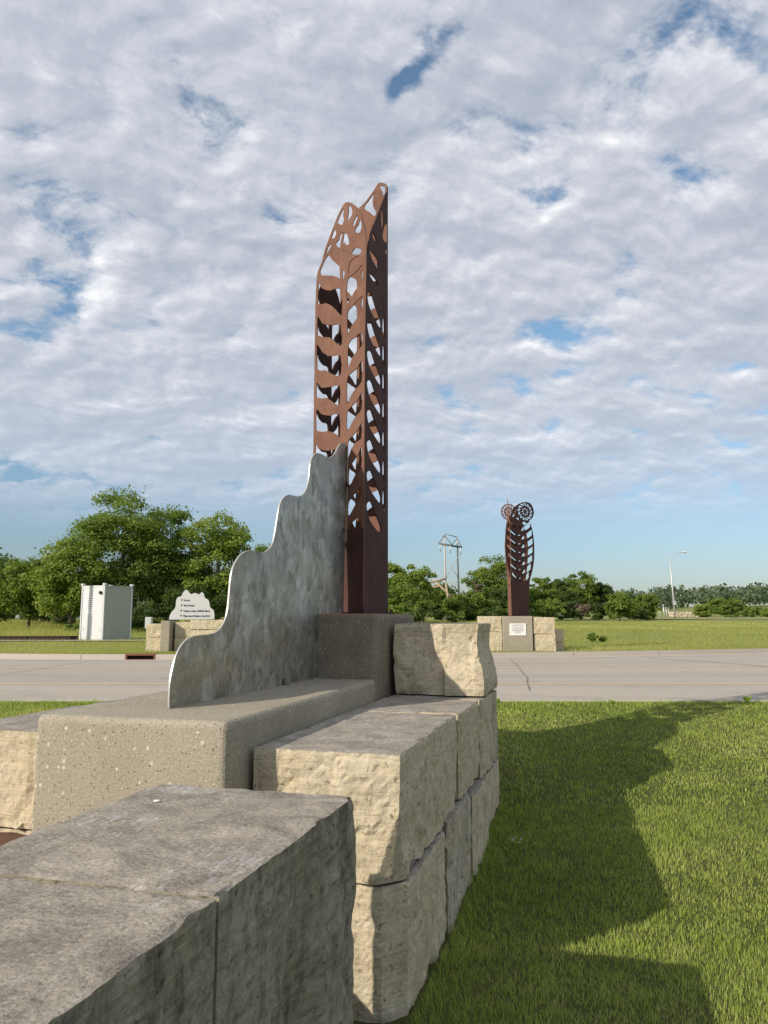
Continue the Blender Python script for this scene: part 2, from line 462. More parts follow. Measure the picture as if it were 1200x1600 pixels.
def rust_mat(name, a, b, c):
    m, K = new_mat(name); N, Lk, M, VM, ramp, mix, noi = K
    tc = N('ShaderNodeTexCoord'); P = tc.outputs['Object']
    mp = N('ShaderNodeMapping'); mp.inputs['Scale'].default_value = (6, 6, 0.8); Lk(P, mp.inputs['Vector'])
    n1 = noi(P, 2.2, 6, 0.65); n2 = noi(mp.outputs[0], 3, 6, 0.65); n3 = noi(P, 70, 4, 0.7)
    col = mix(ramp(n1, [(0.35, 0.0), (0.65, 1.0)]), a, b)
    col = mix(M('MULTIPLY', ramp(n2, [(0.5, 0.0), (0.72, 1.0)]), 0.6), col, c)
    col = mix(1.0, col, ramp(n3, [(0.25, 0.75), (0.75, 1.2)]), 'MULTIPLY')
    return finish(m, K, col, 0.75, M('ADD', n3, n2), 0.25, 0.004, spec=0.3)
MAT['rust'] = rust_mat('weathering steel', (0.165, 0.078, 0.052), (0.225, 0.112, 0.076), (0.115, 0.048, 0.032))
MAT['rust_shaded'] = rust_mat('shade-toned weathering steel', (0.060, 0.026, 0.021), (0.090, 0.040, 0.031), (0.04, 0.017, 0.014))  # shaded copy of the rust colour, for panels turned from the sun

def ground_steel():
    m, K = new_mat('ground stainless plate'); N, Lk, M, VM, ramp, mix, noi = K
    tc = N('ShaderNodeTexCoord'); P = tc.outputs['Object']
    mp = N('ShaderNodeMapping'); mp.inputs['Scale'].default_value = (1.3, 1.3, 0.95); Lk(P, mp.inputs['Vector'])
    a = noi(mp.outputs[0], 5.0, 5, 0.62, 1.6); b = noi(mp.outputs[0], 12.0, 4, 0.6, 2.2)
    v = N('ShaderNodeTexVoronoi', feature='SMOOTH_F1'); v.inputs['Scale'].default_value = 9.0; v.inputs['Smoothness'].default_value = 0.8
    wv = VM('ADD', mp.outputs[0], VM('MULTIPLY', VM('SUBTRACT', noi(mp.outputs[0], 5, 3, 0.6, out=1), (0.5, 0.5, 0.5)), (0.5, 0.5, 0.5)))
    Lk(wv, v.inputs['Vector'])
    sc = N('ShaderNodeSeparateColor'); Lk(v.outputs['Color'], sc.inputs[0])
    patch = M('ADD', M('MULTIPLY', a, 0.55), M('MULTIPLY', sc.outputs[0], 0.35))
    patch = M('ADD', patch, M('MULTIPLY', b, 0.22))
    lv = ramp(patch, [(0.34, 0.0), (0.60, 0.5), (0.84, 1.0)])
    col = mix(lv, (0.20, 0.188, 0.16), (0.62, 0.60, 0.575))
    warm = ramp(noi(P, 1.7, 3, 0.5), [(0.42, 0.0), (0.6, 0.7)])
    col = mix(warm, col, mix(lv, (0.22, 0.20, 0.145), (0.52, 0.49, 0.39)))
    rgh = ramp(M('ADD', M('MULTIPLY', sc.outputs[1], 0.5), M('MULTIPLY', b, 0.5)), [(0.3, 0.34), (0.7, 0.52)])
    h = M('ADD', a, M('MULTIPLY', b, 0.6))
    return finish(m, K, col, rgh, h, 0.35, 0.01, metallic=0.68, spec=0.5)
MAT['steel'] = ground_steel()
MAT['steel_edge'] = plain('bright cut steel edge', (0.50, 0.49, 0.465), 0.38, 0.35, 0.05)
MAT['galv'] = plain('galvanised steel', (0.55, 0.56, 0.57), 0.5, 0.4, 0.08)
MAT['white_paint'] = plain('white painted steel', (0.60, 0.61, 0.62), 0.45, 0.0, 0.05, 1.2, 0.5)
MAT['white_paint_shaded'] = plain('shade-toned greenish white paint', (0.33, 0.345, 0.30), 0.35, 0.0, 0.08, 1.5, 0.5)  # shaded copy of the white paint, for the container's sunless face
MAT['black'] = plain('black paint', (0.018, 0.018, 0.02), 0.5)
MAT['greytext'] = plain('faded grey print', (0.30, 0.30, 0.30), 0.7)
MAT['plaque'] = plain('pale plaque', (0.80, 0.79, 0.76), 0.5, 0.1, 0.04)
MAT['sign_metal'] = plain('brushed pale aluminium', (0.62, 0.62, 0.61), 0.42, 0.45, 0.08, 6)
MAT['wood_pole'] = plain('weathered pole wood', (0.44, 0.42, 0.40), 0.85, 0, 0.2, 2)
MAT['pole_grey'] = plain('dark grey timber', (0.17, 0.165, 0.16), 0.85, 0, 0.2, 2)
MAT['tan_wood'] = plain('tan crossarm timber', (0.40, 0.32, 0.215), 0.85, 0, 0.2, 2)
MAT['dark_wood'] = plain('dark timber edging', (0.045, 0.028, 0.024), 0.9, 0, 0.3, 3)
MAT['bark'] = plain('grey bark', (0.16, 0.13, 0.10), 0.95, 0, 0.35, 4)
MAT['rust_iron'] = plain('rusted cast iron', (0.20, 0.085, 0.055), 0.85, 0.1, 0.35, 8)
MAT['void_shade'] = plain('painted drain shade', (0.02, 0.014, 0.012), 0.95)
MAT['tar'] = plain('tar sealed joint', (0.16, 0.15, 0.14), 0.8)
MAT['glass'] = plain('dark car glass', (0.03, 0.035, 0.04), 0.1, 0, 0.05, 2, 0.6)
MAT['tyre'] = plain('tyre rubber', (0.02, 0.02, 0.02), 0.9)
MAT['car_silver'] = plain('silver car paint', (0.45, 0.46, 0.48), 0.3, 0.5, 0.04)
MAT['car_blue'] = plain('grey-blue car paint', (0.16, 0.19, 0.24), 0.3, 0.4, 0.04)
MAT['orange'] = plain('orange machine paint', (0.62, 0.30, 0.07), 0.6)
MAT['bare_earth'] = plain('pale excavated earth', (0.46, 0.39, 0.29), 0.95, 0, 0.2, 0.4)
MAT['flower'] = plain('white petals', (0.75, 0.75, 0.7), 0.8)

def yellow_paint():
    m, K = new_mat('worn yellow road paint'); N, Lk, M, VM, ramp, mix, noi = K
    tc = N('ShaderNodeTexCoord'); P = tc.outputs['Object']
    n = ramp(noi(P, 9, 6, 0.75), [(0.42, 0.0), (0.60, 1.0)])
    return finish(m, K, mix(n, (0.48, 0.40, 0.29), (0.80, 0.52, 0.18)), 0.85)
MAT['yellow'] = yellow_paint()

def road_mat():
    m, K = new_mat('worn concrete carriageway'); N, Lk, M, VM, ramp, mix, noi = K
    tc = N('ShaderNodeTexCoord'); P = tc.outputs['Object']
    mp = N('ShaderNodeMapping'); mp.inputs['Scale'].default_value = (0.10, 1.0, 1.0); Lk(P, mp.inputs['Vector'])
    trk = noi(mp.outputs[0], 0.9, 5, 0.6); sp_ = noi(P, 1.1, 6, 0.65)
    col = mix(ramp(trk, [(0.35, 0.0), (0.65, 1.0)]), (0.365, 0.328, 0.278), (0.43, 0.385, 0.325))
    col = mix(M('MULTIPLY', ramp(sp_, [(0.55, 0.0), (0.75, 1.0)]), 0.35), col, (0.24, 0.22, 0.205))
    spots = ramp(noi(P, 2.6, 3, 0.5), [(0.66, 1.0), (0.72, 0.78)])
    col = mix(1.0, col, spots, 'MULTIPLY')
    col = mix(1.0, col, ramp(noi(P, 35, 5, 0.75), [(0.25, 0.82), (0.75, 1.15)]), 'MULTIPLY')
    return finish(m, K, col, 0.88, noi(P, 60, 5, 0.7), 0.3, 0.005, spec=0.25)
MAT['road'] = road_mat()
MAT['kerb'] = plain('pale kerb concrete', (0.46, 0.415, 0.36), 0.9, 0, 0.10, 1.3)

def soil_mat(name, stops, scale=0.35):
    m, K = new_mat(name); N, Lk, M, VM, ramp, mix, noi = K
    tc = N('ShaderNodeTexCoord'); P = tc.outputs['Object']
    n = M('ADD', M('MULTIPLY', noi(P, scale, 6, 0.65), 0.6), M('MULTIPLY', noi(P, scale*14, 6, 0.75), 0.4))
    col = ramp(n, stops)
    col = mix(1.0, col, ramp(noi(P, 22, 5, 0.8), [(0.25, 0.6), (0.75, 1.35)]), 'MULTIPLY')
    return finish(m, K, col, 0.95, noi(P, 18, 6, 0.75), 0.6, 0.04, spec=0.1)
MAT['lawn_soil'] = soil_mat('turf thatch and soil', [(0.35, (0.05, 0.068, 0.018)), (0.5, (0.07, 0.085, 0.026)), (0.66, (0.11, 0.10, 0.045))])
MAT['field'] = soil_mat('meadow grass', [(0.34, (0.13, 0.17, 0.045)), (0.46, (0.20, 0.23, 0.065)), (0.58, (0.27, 0.275, 0.10)), (0.68, (0.33, 0.30, 0.14))], 0.10)
MAT['mulch'] = plain('brown mulch', (0.13, 0.075, 0.045), 0.95, 0, 0.4, 14)
MAT['gravel'] = plain('pale gravel', (0.42, 0.38, 0.33), 0.95, 0, 0.3, 10)

def leaf_mat(name, dark, mid, lite, tr=0.32):
    m, K = new_mat(name); N, Lk, M, VM, ramp, mix, noi = K
    at = N('ShaderNodeAttribute', attribute_name='tint')
    col = ramp(at.outputs['Fac'], [(0.0, dark), (0.5, mid), (1.0, lite)])
    return finish(m, K, col, 0.6, translucent=tr, spec=0.25)
MAT['blade'] = leaf_mat('lawn grass blades', (0.12, 0.205, 0.028), (0.35, 0.46, 0.072), (0.66, 0.61, 0.25), 0.26)
MAT['meadow'] = leaf_mat('meadow grass blades', (0.20, 0.25, 0.06), (0.37, 0.39, 0.11), (0.55, 0.49, 0.24), 0.42)
MAT['leaf'] = leaf_mat('green leaves', (0.075, 0.120, 0.024), (0.16, 0.235, 0.042), (0.27, 0.34, 0.07), .4)
MAT['leaf_bright'] = leaf_mat('yellow-green leaves', (0.105, 0.160, 0.028), (0.21, 0.285, 0.050), (0.33, 0.39, 0.09), .4)
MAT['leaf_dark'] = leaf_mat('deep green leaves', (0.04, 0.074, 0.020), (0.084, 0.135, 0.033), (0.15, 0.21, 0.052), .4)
MAT['leaf_hazed'] = leaf_mat('haze-tinted woodland leaves', (0.065, 0.095, 0.058), (0.10, 0.14, 0.080), (0.15, 0.19, 0.105), 0.25)  # distance haze is mixed into these leaf colours
MAT['leaf_brown'] = leaf_mat('dry twiggy foliage', (0.10, 0.085, 0.05), (0.17, 0.14, 0.085), (0.23, 0.20, 0.12), 0.2)

# ---------------------------------------------------------------- terrain
WA = R_(15.5); E1 = (math.sin(WA), math.cos(WA)); E2 = (math.cos(WA), -math.sin(WA)); OO = (0.076, 3.70)
def st_of(x, y):
    dx, dy = x-OO[0], y-OO[1]
    return dx*E1[0]+dy*E1[1], dx*E2[0]+dy*E2[1]
def W(s, t): return (OO[0]+s*E1[0]+t*E2[0], OO[1]+s*E1[1]+t*E2[1])
def sstep(a, b, x):
    t = np.clip((np.asarray(x, dtype=float)-a)/(b-a), 0, 1); return t*t*(3-2*t)
def kerb_y(x):
    x = np.asarray(x, dtype=float)
    return 22.75 + np.where(x > -7, 0.0095*(np.minimum(x, 16)+7)**2 + np.maximum(x-16, 0)*0.42, 0.02*np.minimum((x+7)**2, 400)+np.maximum(-27-x, 0)*0.5)
def gh(x, y):
    x = np.asarray(x, dtype=float); y = np.asarray(y, dtype=float)
    base = np.interp(y, [-50, 4.9, 7.0, 9.0, 11.3, 11.8], [0, 0, 0.17, 0.375, 0.60, 0.60])
    s, t = (x-OO[0])*E1[0]+(y-OO[1])*E1[1], (x-OO[0])*E2[0]+(y-OO[1])*E2[1]
    left = 1 - sstep(-1.15, -0.85, t)                                  # raised side of the retaining wall
    left2 = 1 - sstep(-1.6, 1.2, t)
    k = sstep(3.4, 4.6, s)
    near = base + (0.60-base)*(left*(1-k) + left2*k)*(base < 0.6)
    ky = kerb_y(x)
    far = np.interp(y-ky, [0, 10, 27, 60, 90, 180, 600], [0.725, 0.80, 1.00, 1.30, 1.46, 1.55, 1.7])
    far = far + sstep(150, 420, y)*sstep(20, 260, x)*10.0
    far = far + 0.05*np.sin(x*0.31+1)*np.sin(y*0.21)*sstep(ky+2, ky+10, y)
    mid = np.full_like(near, 0.46)
    z = np.where(y < 11.55, near, np.where(y > ky+0.16, far, mid))
    return z

xs = np.unique(np.concatenate([np.linspace(-3000, -120, 12), np.linspace(-120, -24, 14), np.linspace(-24, -5, 30), np.linspace(-5, 6, 68), np.linspace(6, 30, 34), np.linspace(30, 130, 16), np.linspace(130, 3000, 14)]))
ys = np.unique(np.concatenate([np.linspace(-60, -2, 8), np.linspace(-2, 11.5, 90), np.linspace(11.5, 11.6, 2), np.linspace(24.5, 60, 50), np.linspace(60, 200, 28), np.linspace(200, 500, 14), np.linspace(500, 4000, 10)]))
# near ground: everything on this side of the road and under it
def grid_mesh(name, X, Y, Z):
    n, m = X.shape
    V = np.stack([X, Y, Z], -1).reshape(-1, 3)
    idx = np.arange(n*m).reshape(n, m)
    F = np.stack([idx[:-1, :-1], idx[:-1, 1:], idx[1:, 1:], idx[1:, :-1]], -1).reshape(-1, 4)
    return npmesh(name, V, F, smooth=True)
yn = ys[ys <= 11.5]
X, Y = np.meshgrid(xs, yn)
lawn = link('lawn', grid_mesh('lawn', X, Y, gh(X, Y)), MAT['lawn_soil']); props(lawn, kind='structure')
V0 = np.concatenate([np.linspace(0, 1, 90)[:-1]**1.6*0.045, np.linspace(0.045, .16, 60)[:-1], np.linspace(.16, 1, 14)])
X = np.repeat(xs[None, :], len(V0), 0)
Y = kerb_y(X)+0.17 + V0[:, None]*(4000-kerb_y(X))
field = link('field', grid_mesh('field', X, Y, gh(X, Y+0.001)), MAT['field']); props(field, kind='structure')
# road bed
X = np.repeat(np.unique(np.concatenate([np.linspace(-600, -40, 15), np.linspace(-40, 40, 81), np.linspace(40, 600, 15)]))[None, :], 4, 0)
Y = np.concatenate([np.full_like(X[:1], 11.42), np.full_like(X[:1], 14), np.full_like(X[:1], 19), kerb_y(X[:1])], 0)
ROADZ = 0.58
road = link('road', grid_mesh('road', X, Y, np.full_like(X, ROADZ)), MAT['road']); props(road, kind='structure')

def strip(name, pts, w, z, mat, hgt=None, parent=None):
    """band following a polyline, a sheet or (hgt) a solid"""
    V, F = [], []
    n = len(pts)
    for i, (x, y) in enumerate(pts):
        a = Vector(pts[max(i-1, 0)]); b = Vector(pts[min(i+1, n-1)]); d = (b-a).normalized(); q = Vector((-d.y, d.x))
        V += [(x-q.x*w/2, y-q.y*w/2, z), (x+q.x*w/2, y+q.y*w/2, z)]
    for i in range(n-1): F.append((2*i, 2*i+2, 2*i+3, 2*i+1))
    if hgt:
        o = len(V)
        V += [(a, b, c+hgt) for a, b, c in V[:o]]
        F = [f[::-1] for f in F] + [tuple(k+o for k in f) for f in F]
        for i in range(n-1):
            F += [(2*i, 2*i+o, 2*i+2+o, 2*i+2)[::-1], (2*i+1, 2*i+3, 2*i+3+o, 2*i+1+o)[::-1]]
        F += [(0, 1, 1+o, o), (2*n-2, 2*n-2+o, 2*n-1+o, 2*n-1)]
    return link(name, pymesh(name, V, F), mat, parent)

kx = list(np.linspace(-60, -12, 14)) + list(np.linspace(-11, 17, 29)) + list(np.linspace(19, 80, 20))
# kerb stones of the far side, cast in lengths with open joints
far_kerb = thing('kerb', 'pale concrete kerb along the far side of the road', 'kerb')
far_kerb['kind'] = 'structure'; del far_kerb['category']
klen = list(np.arange(-30, 44, 3.0))
for a, b in zip(klen[:-1], klen[1:]):
    # leave out the drain mouth
    segs = [(a, b)]
    if a < -6.9 < b or a < -5.4 < b:
        segs = []
        if a < -7.66: segs.append((a, min(b, -7.66)))
        if b > -6.78: segs.append((max(a, -6.78), b))
    for (p, q) in segs:
        pp = [(float(x), float(kerb_y(x)+0.09)) for x in np.linspace(p+0.008, q-0.008, 4)]
        strip('kerb_length', pp, 0.18, ROADZ-0.02, MAT['kerb'], 0.17, far_kerb)
nk = strip('near_kerb', [(-80, 11.49), (-20, 11.49), (0, 11.49), (20, 11.49), (80, 11.49)], 0.14, ROADZ-0.03, MAT['kerb'], 0.07)
props(nk, kind='structure'); nk['label'] = 'low kerb hidden in grass at the near road edge'
gut = strip('gutter', [(x, float(kerb_y(x)-0.30)) for x in kx], 0.58, ROADZ+0.004, MAT['kerb']); props(gut, kind='structure')
for yy, a, b, lab in ((14.55, -45, 45, 'nearer worn yellow line along the road'), (19.05, -45, 45, 'fainter yellow line along the far lane of the road')):
    o = strip('yellow_line', [(a, yy), (0, yy), (b, yy)], 0.13, ROADZ+0.004, MAT['yellow']); props(o, kind='structure'); o['label'] = lab
# sealed joints and cracks
def seam(pts, w=0.035):
    P2 = []
    for (x0, y0), (x1, y1) in zip(pts[:-1], pts[1:]):
        for k in range(9):
            t = k/9; P2.append((x0+(x1-x0)*t+random.uniform(-.02, .02), y0+(y1-y0)*t+random.uniform(-.02, .02)))
    P2.append(pts[-1])
    o = strip('road_joint', P2, w, ROADZ+0.012, MAT['tar']); props(o, kind='structure')
seam([(8.15, 23.6), (9.6, 20.2), (10.1, 16.5), (10.4, 14.0)], 0.05)
seam([(3.75, 22.6), (3.0, 16.2), (2.5, 13.2)], 0.016)
seam([(-16, 16.8), (-4, 16.82), (14, 16.8)], 0.02)
for x in (-13.2, -8.4, -2.0): seam([(x, 11.6), (x+0.05, 16.8), (x-.03, 22.6)], 0.018)

# storm drain in the far kerb
xd = -7.22; yd = float(kerb_y(xd))
dr = thing('storm_drain', 'rusty iron storm drain inlet set in the far kerb', 'storm drain', (xd, yd, ROADZ))
box('frame', MAT['rust_iron'], dr, -.43, .43, -.02, .34, .115, .165, .008)
box('throat', MAT['void_shade'], dr, -.42, .42, .10, .32, -.02, .113)  # solid block; near-black colour stands in for the shade inside the drain
box('side_plate', MAT['rust_iron'], dr, -.43, -.39, -.01, .097, 0.0, .113, .004)
box('side_plate', MAT['rust_iron'], dr, .39, .43, -.01, .097, 0.0, .113, .004)
# grate in the gutter
box('apron', MAT['rust_iron'], dr, -.40, .40, -.16, -.03, .005, .014)

# ---------------------------------------------------------------- cut stone
def stone_mesh(name, x0, x1, y0, y1, z0, z1, res=0.04, seed=0, amp=0.02, chip=0.05, calm=(), bulge=None, corner=None, facet=0.012):
    """split-faced block: sawn top, rough sides. returned in local coordinates"""
    nx, ny, nz = (max(2, int(round((b-a)/res))) for a, b in ((x0, x1), (y0, y1), (z0, z1)))
    idx = {}; V = []; F = []
    sx = seed*7.31
    def vert(i, j, k):
        key = (i, j, k)
        if key in idx: return idx[key]
        x = x0+(x1-x0)*i/nx; y = y0+(y1-y0)*j/ny; z = z0+(z1-z0)*k/nz
        n = Vector(((i == nx)-(i == 0), (j == ny)-(j == 0), 0))
        tz = (k == nz)-(k == 0)
        p = Vector((x, y, z))
        q = p + Vector((sx, -sx*.7, sx*.3))
        if n.length > 0:
            n.normalize()
            low = min(1.0, 0.10 + max(0.0, z1-z)/0.20)     # sawn top keeps the upper edge nearly straight
            f = noise.fractal(q*2.3, 0.9, 2.1, 5)          # broad hollows
            g = noise.fractal(q*9.0, 0.8, 2.2, 4)
            q2 = Vector((q.x*5.0, q.y*5.0, q.z*2.6)) + Vector((1, 1, 1))*0.5*noise.noise(q*4)
            dv, pv = noise.voronoi(q2)
            c0 = pv[0]; sl_ = Vector((noise.noise(c0*5.1), noise.noise(c0*4.3+Vector((9, 0, 0))), noise.noise(c0*6.7+Vector((0, 7, 0)))))
            fa = (q2-c0).dot(sl_)*1.6 + noise.noise(c0*3.7)*1.2
            rd = 1-abs(noise.noise(Vector((q.x*4.2, q.y*4.2, q.z*1.6))))
            d = low*(amp*(f*0.9 + g*0.30) + facet*fa) - chip*max(0.0, rd-0.95)*4.0*low
            d += 0.004*noise.fractal(q*26, 0.7, 2.2, 3)
            e = min((z-z0)*1.0, (z1-z)*1.6)
            if e < 0.05: d -= (0.05-e)/0.05*amp*(0.10+0.9*max(0, noise.noise(q*11)-.05)*1.6)
            if ('y0' in calm and j == 0) or ('y1' in calm and j == ny) or ('x0' in calm and i == 0): d = d*0.15-.001
            if bulge: d += bulge(x, y, z)
            p = p + n*d
        if tz > 0 and n.length == 0: p.z += 0.0025*noise.fractal(q*5, 1, 2, 3)
        if tz > 0 and n.length > 0: p.z -= 0.002 + 0.012*max(0, noise.noise(q*12)-.1)
        if tz < 0: p.z += 0.004*noise.noise(q*9)
        if corner: p = corner(p)
        idx[key] = len(V); V.append(p); return idx[key]
    for i in range(nx):
        for j in range(ny):
            F.append((vert(i, j, nz), vert(i+1, j, nz), vert(i+1, j+1, nz), vert(i, j+1, nz)))
            F.append((vert(i, j, 0), vert(i, j+1, 0), vert(i+1, j+1, 0), vert(i+1, j, 0)))
    for i in range(nx):
        for k in range(nz):
            F.append((vert(i, 0, k), vert(i+1, 0, k), vert(i+1, 0, k+1), vert(i, 0, k+1)))
            F.append((vert(i, ny, k), vert(i, ny, k+1), vert(i+1, ny, k+1), vert(i+1, ny, k)))
    for j in range(ny):
        for k in range(nz):
            F.append((vert(0, j, k), vert(0, j, k+1), vert(0, j+1, k+1), vert(0, j+1, k)))
            F.append((vert(nx, j, k), vert(nx, j+1, k), vert(nx, j+1, k+1), vert(nx, j, k+1)))
    return pymesh(name, V, F)

WROT = -WA
def wloc(z=0): return (OO[0], OO[1], z)

# local frame of the walls: x = t (to the right), y = s (away), z up
# --- near wall, in front
nw = thing('stone_wall', 'near low wall of dark weathered limestone blocks at bottom left', 'stone wall', wloc(), WROT)
def chipA(x, y, z):
    if x < -0.3: return 0
    # tall shell-shaped flake broken from the right face
    u = (y+1.33)/0.16; v = (z-0.55)/0.60
    d = -0.045*max(0, 1-u*u)*max(0, 1-max(0, v)**2) if abs(u) < 1 and v < 1 else 0
    return d
st1 = link('stone_block', stone_mesh('stone_block', -0.765, 0.045, -1.885, -0.84, 0.0, 1.2, 0.02, 3, 0.020, 0.06, calm=('y0',), bulge=chipA), MAT['limestone_dark'], nw)
st2 = link('stone_block', stone_mesh('stone_block', -0.775, 0.045, -3.1, -1.898, 0.0, 1.201, 0.022, 9, 0.018, 0.05, calm=('y1',)), MAT['limestone_dark'], nw)

# --- right wing beside the pedestal
rw = thing('stone_wall', 'stacked cream limestone wall beside the concrete base, running toward the road', 'stone wall', wloc(), WROT)
def cornerA(p):
    # notch and bevel low on the front right corner of the top course
    d = (p.x - (-0.10)) + (0.0 - p.y)*1.0
    if p.z < 0.98 and p.x > -0.3 and p.y < 0.25:
        k = min(1, (0.98-p.z)/0.38)
        cut = (p.x+0.02) - (p.y)                   # distance past the diagonal through the corner
        lim = 0.02 - 0.13*k
        if cut > lim:
            e = (cut-lim)/2; p = Vector((p.x-e, p.y+e*0.9, p.z))
    return p
def cornerB(p):
    if p.x > -0.4 and p.y < 0.4:
        w = noise.noise(Vector((p.z*5, 3.3, 0)))*0.02
        cut = (p.x+0.10+w)*1.0 - (p.y)*0.42
        if cut > 0:
            p = Vector((p.x - cut*0.10, p.y + cut*1.05, p.z))
    return p
def arris(ya, yb, w=0.045, dp=0.02):
    def f(x, y, z):
        if x < -0.3: return 0
        k = 0
        wv = w*(0.75+0.6*noise.noise(Vector((ya*7, z*5, yb))))
        if ya is not None and y-ya < wv: k = max(k, 1-(y-ya)/wv)
        if yb is not None and yb-y < wv*.7: k = max(k, 1-(yb-y)/(wv*.7))
        return -dp*k**.7
    return f
S = lambda nm, mt, par, a, b, c, d, e, f, **k: link(nm, stone_mesh(nm, a, b, c, d, e, f, **k), MAT[mt], par)
S('stone_block', 'limestone', rw, -0.755, 0.0, 0.0, 1.548, 0.605, 1.200, res=0.022, seed=1, calm=('x0',), amp=0.018, bulge=arris(-9, 1.548), corner=cornerA)
S('stone_block', 'limestone', rw, -0.755, 0.012, 1.572, 2.455, 0.64, 1.200, res=0.028, seed=2, calm=('x0', 'y0', 'y1'), amp=0.020, bulge=arris(1.585, 2.455))
S('stone_block', 'limestone', rw, -0.755, 0.025, 2.48, 3.16, 0.60, 1.195, res=0.028, seed=4, calm=('x0', 'y0', 'y1'), amp=0.022, bulge=arris(2.495, 3.16))
S('stone_block', 'limestone_grey', rw, -0.755, 0.012, 3.18, 3.56, 0.58, 1.18, res=0.028, seed=5, calm=('x0', 'y0', 'y1'), amp=0.022, bulge=arris(3.18, 9))
S('stone_block', 'limestone', rw, -0.755, 0.015, 0.02, 1.045, 0.0, 0.592, res=0.022, seed=6, calm=('x0',), amp=0.018, bulge=arris(-9, 1.045), corner=cornerB)
S('stone_block', 'limestone_grey', rw, -0.755, 0.028, 1.07, 1.90, -0.05, 0.625, res=0.022, seed=7, calm=('x0',), amp=0.020, bulge=arris(1.08, 1.9))
S('stone_block', 'limestone', rw, -0.755, 0.045, 1.925, 2.69, -0.05, 0.59, res=0.028, seed=8, calm=('x0', 'y0', 'y1'), amp=0.024, bulge=arris(1.94, 2.69))
S('stone_block', 'limestone', rw, -0.755, 0.025, 2.715, 3.52, -0.05, 0.575, res=0.028, seed=10, calm=('x0', 'y0', 'y1'), amp=0.022, bulge=arris(2.72, 9))
def bulgeC(x, y, z):
    v = (z-1.2)/0.6
    if x > -0.3: return 0.035*math.sin(v*5.2+0.9) + 0.02
    if y < 2.8: return 0.012*math.sin(v*4+x*9)
    return 0
S('stone_block', 'limestone', rw, -0.735, -0.02, 2.70, 3.50, 1.207, 1.788, res=0.028, seed=12, amp=0.022, chip=0.09, bulge=bulgeC)
bpy.context.view_layer.update()

# --- left wing
lw = thing('stone_wall', 'cream limestone wall at the left picture edge beside the concrete base', 'stone wall', wloc(), WROT)
S('stone_block', 'limestone', lw, -2.83, -1.90, 0.18, 1.35, 0.66, 1.195, res=0.035, seed=21, amp=0.020, chip=0.08)
S('stone_block', 'limestone', lw, -2.82, -1.90, 1.365, 2.55, 0.62, 1.190, res=0.05, seed=22, amp=0.018)
S('stone_block', 'limestone', lw, -2.83, -1.90, 0.20, 1.35, 0.30, 0.648, res=0.05, seed=23, amp=0.018)
S('stone_block', 'limestone', lw, -2.83, -1.90, 1.365, 2.55, 0.20, 0.61, res=0.06, seed=24, amp=0.018)

# --- concrete base
cb = thing('plinth', 'stepped exposed-aggregate concrete base under the rusty tower', 'concrete base', wloc(), WROT)
lp = box('lower_block', MAT['concrete'], cb, -1.865, -0.785, -0.235, 2.318, 0.05, 1.352, 0.035, 4)
up_ = box('upper_block', MAT['rusty_concrete'], cb, -1.865, -0.785, 2.32, 3.66, 0.05-1.35, 1.872-1.35, 0.04, 4)
up_.location = (0, 0, 1.35)
up_['label'] = 'taller rear block with rust-stained rim'
for o in (lp, up_):
    o.data.polygons.foreach_set('use_smooth', [False]*len(o.data.polygons))
# mulch behind the left wing and round the base
ml = link('mulch_strip', pymesh('mulch_strip', [(*W(a, b), c) for a, b, c in ((2.5, -2.75, .80), (2.5, -1.2, .80), (3.9, -1.2, .86), (4.3, -2.0, .86))], [(0, 1, 2, 3)]), MAT['mulch'])
props(ml, kind='structure')
def bed():
    V, F = [], []
    n = 26
    for i in range(n+1):
        for j in range(n+1):
            s = -3.2 + i*3.6/n; t = -5.0 + j*4.2/n
            x, y = W(s, t)
            V.append((x, y, 0.625+0.02*noise.fractal(Vector((x*6, y*6, 1)), 1, 2, 4)))
    for i in range(n):
        for j in range(n):
            a = i*(n+1)+j; F.append((a, a+1, a+n+2, a+n+1))
    o = link('mulch_bed', pymesh('mulch_bed', V, F, True), MAT['mulch']); props(o, kind='structure')
bed()

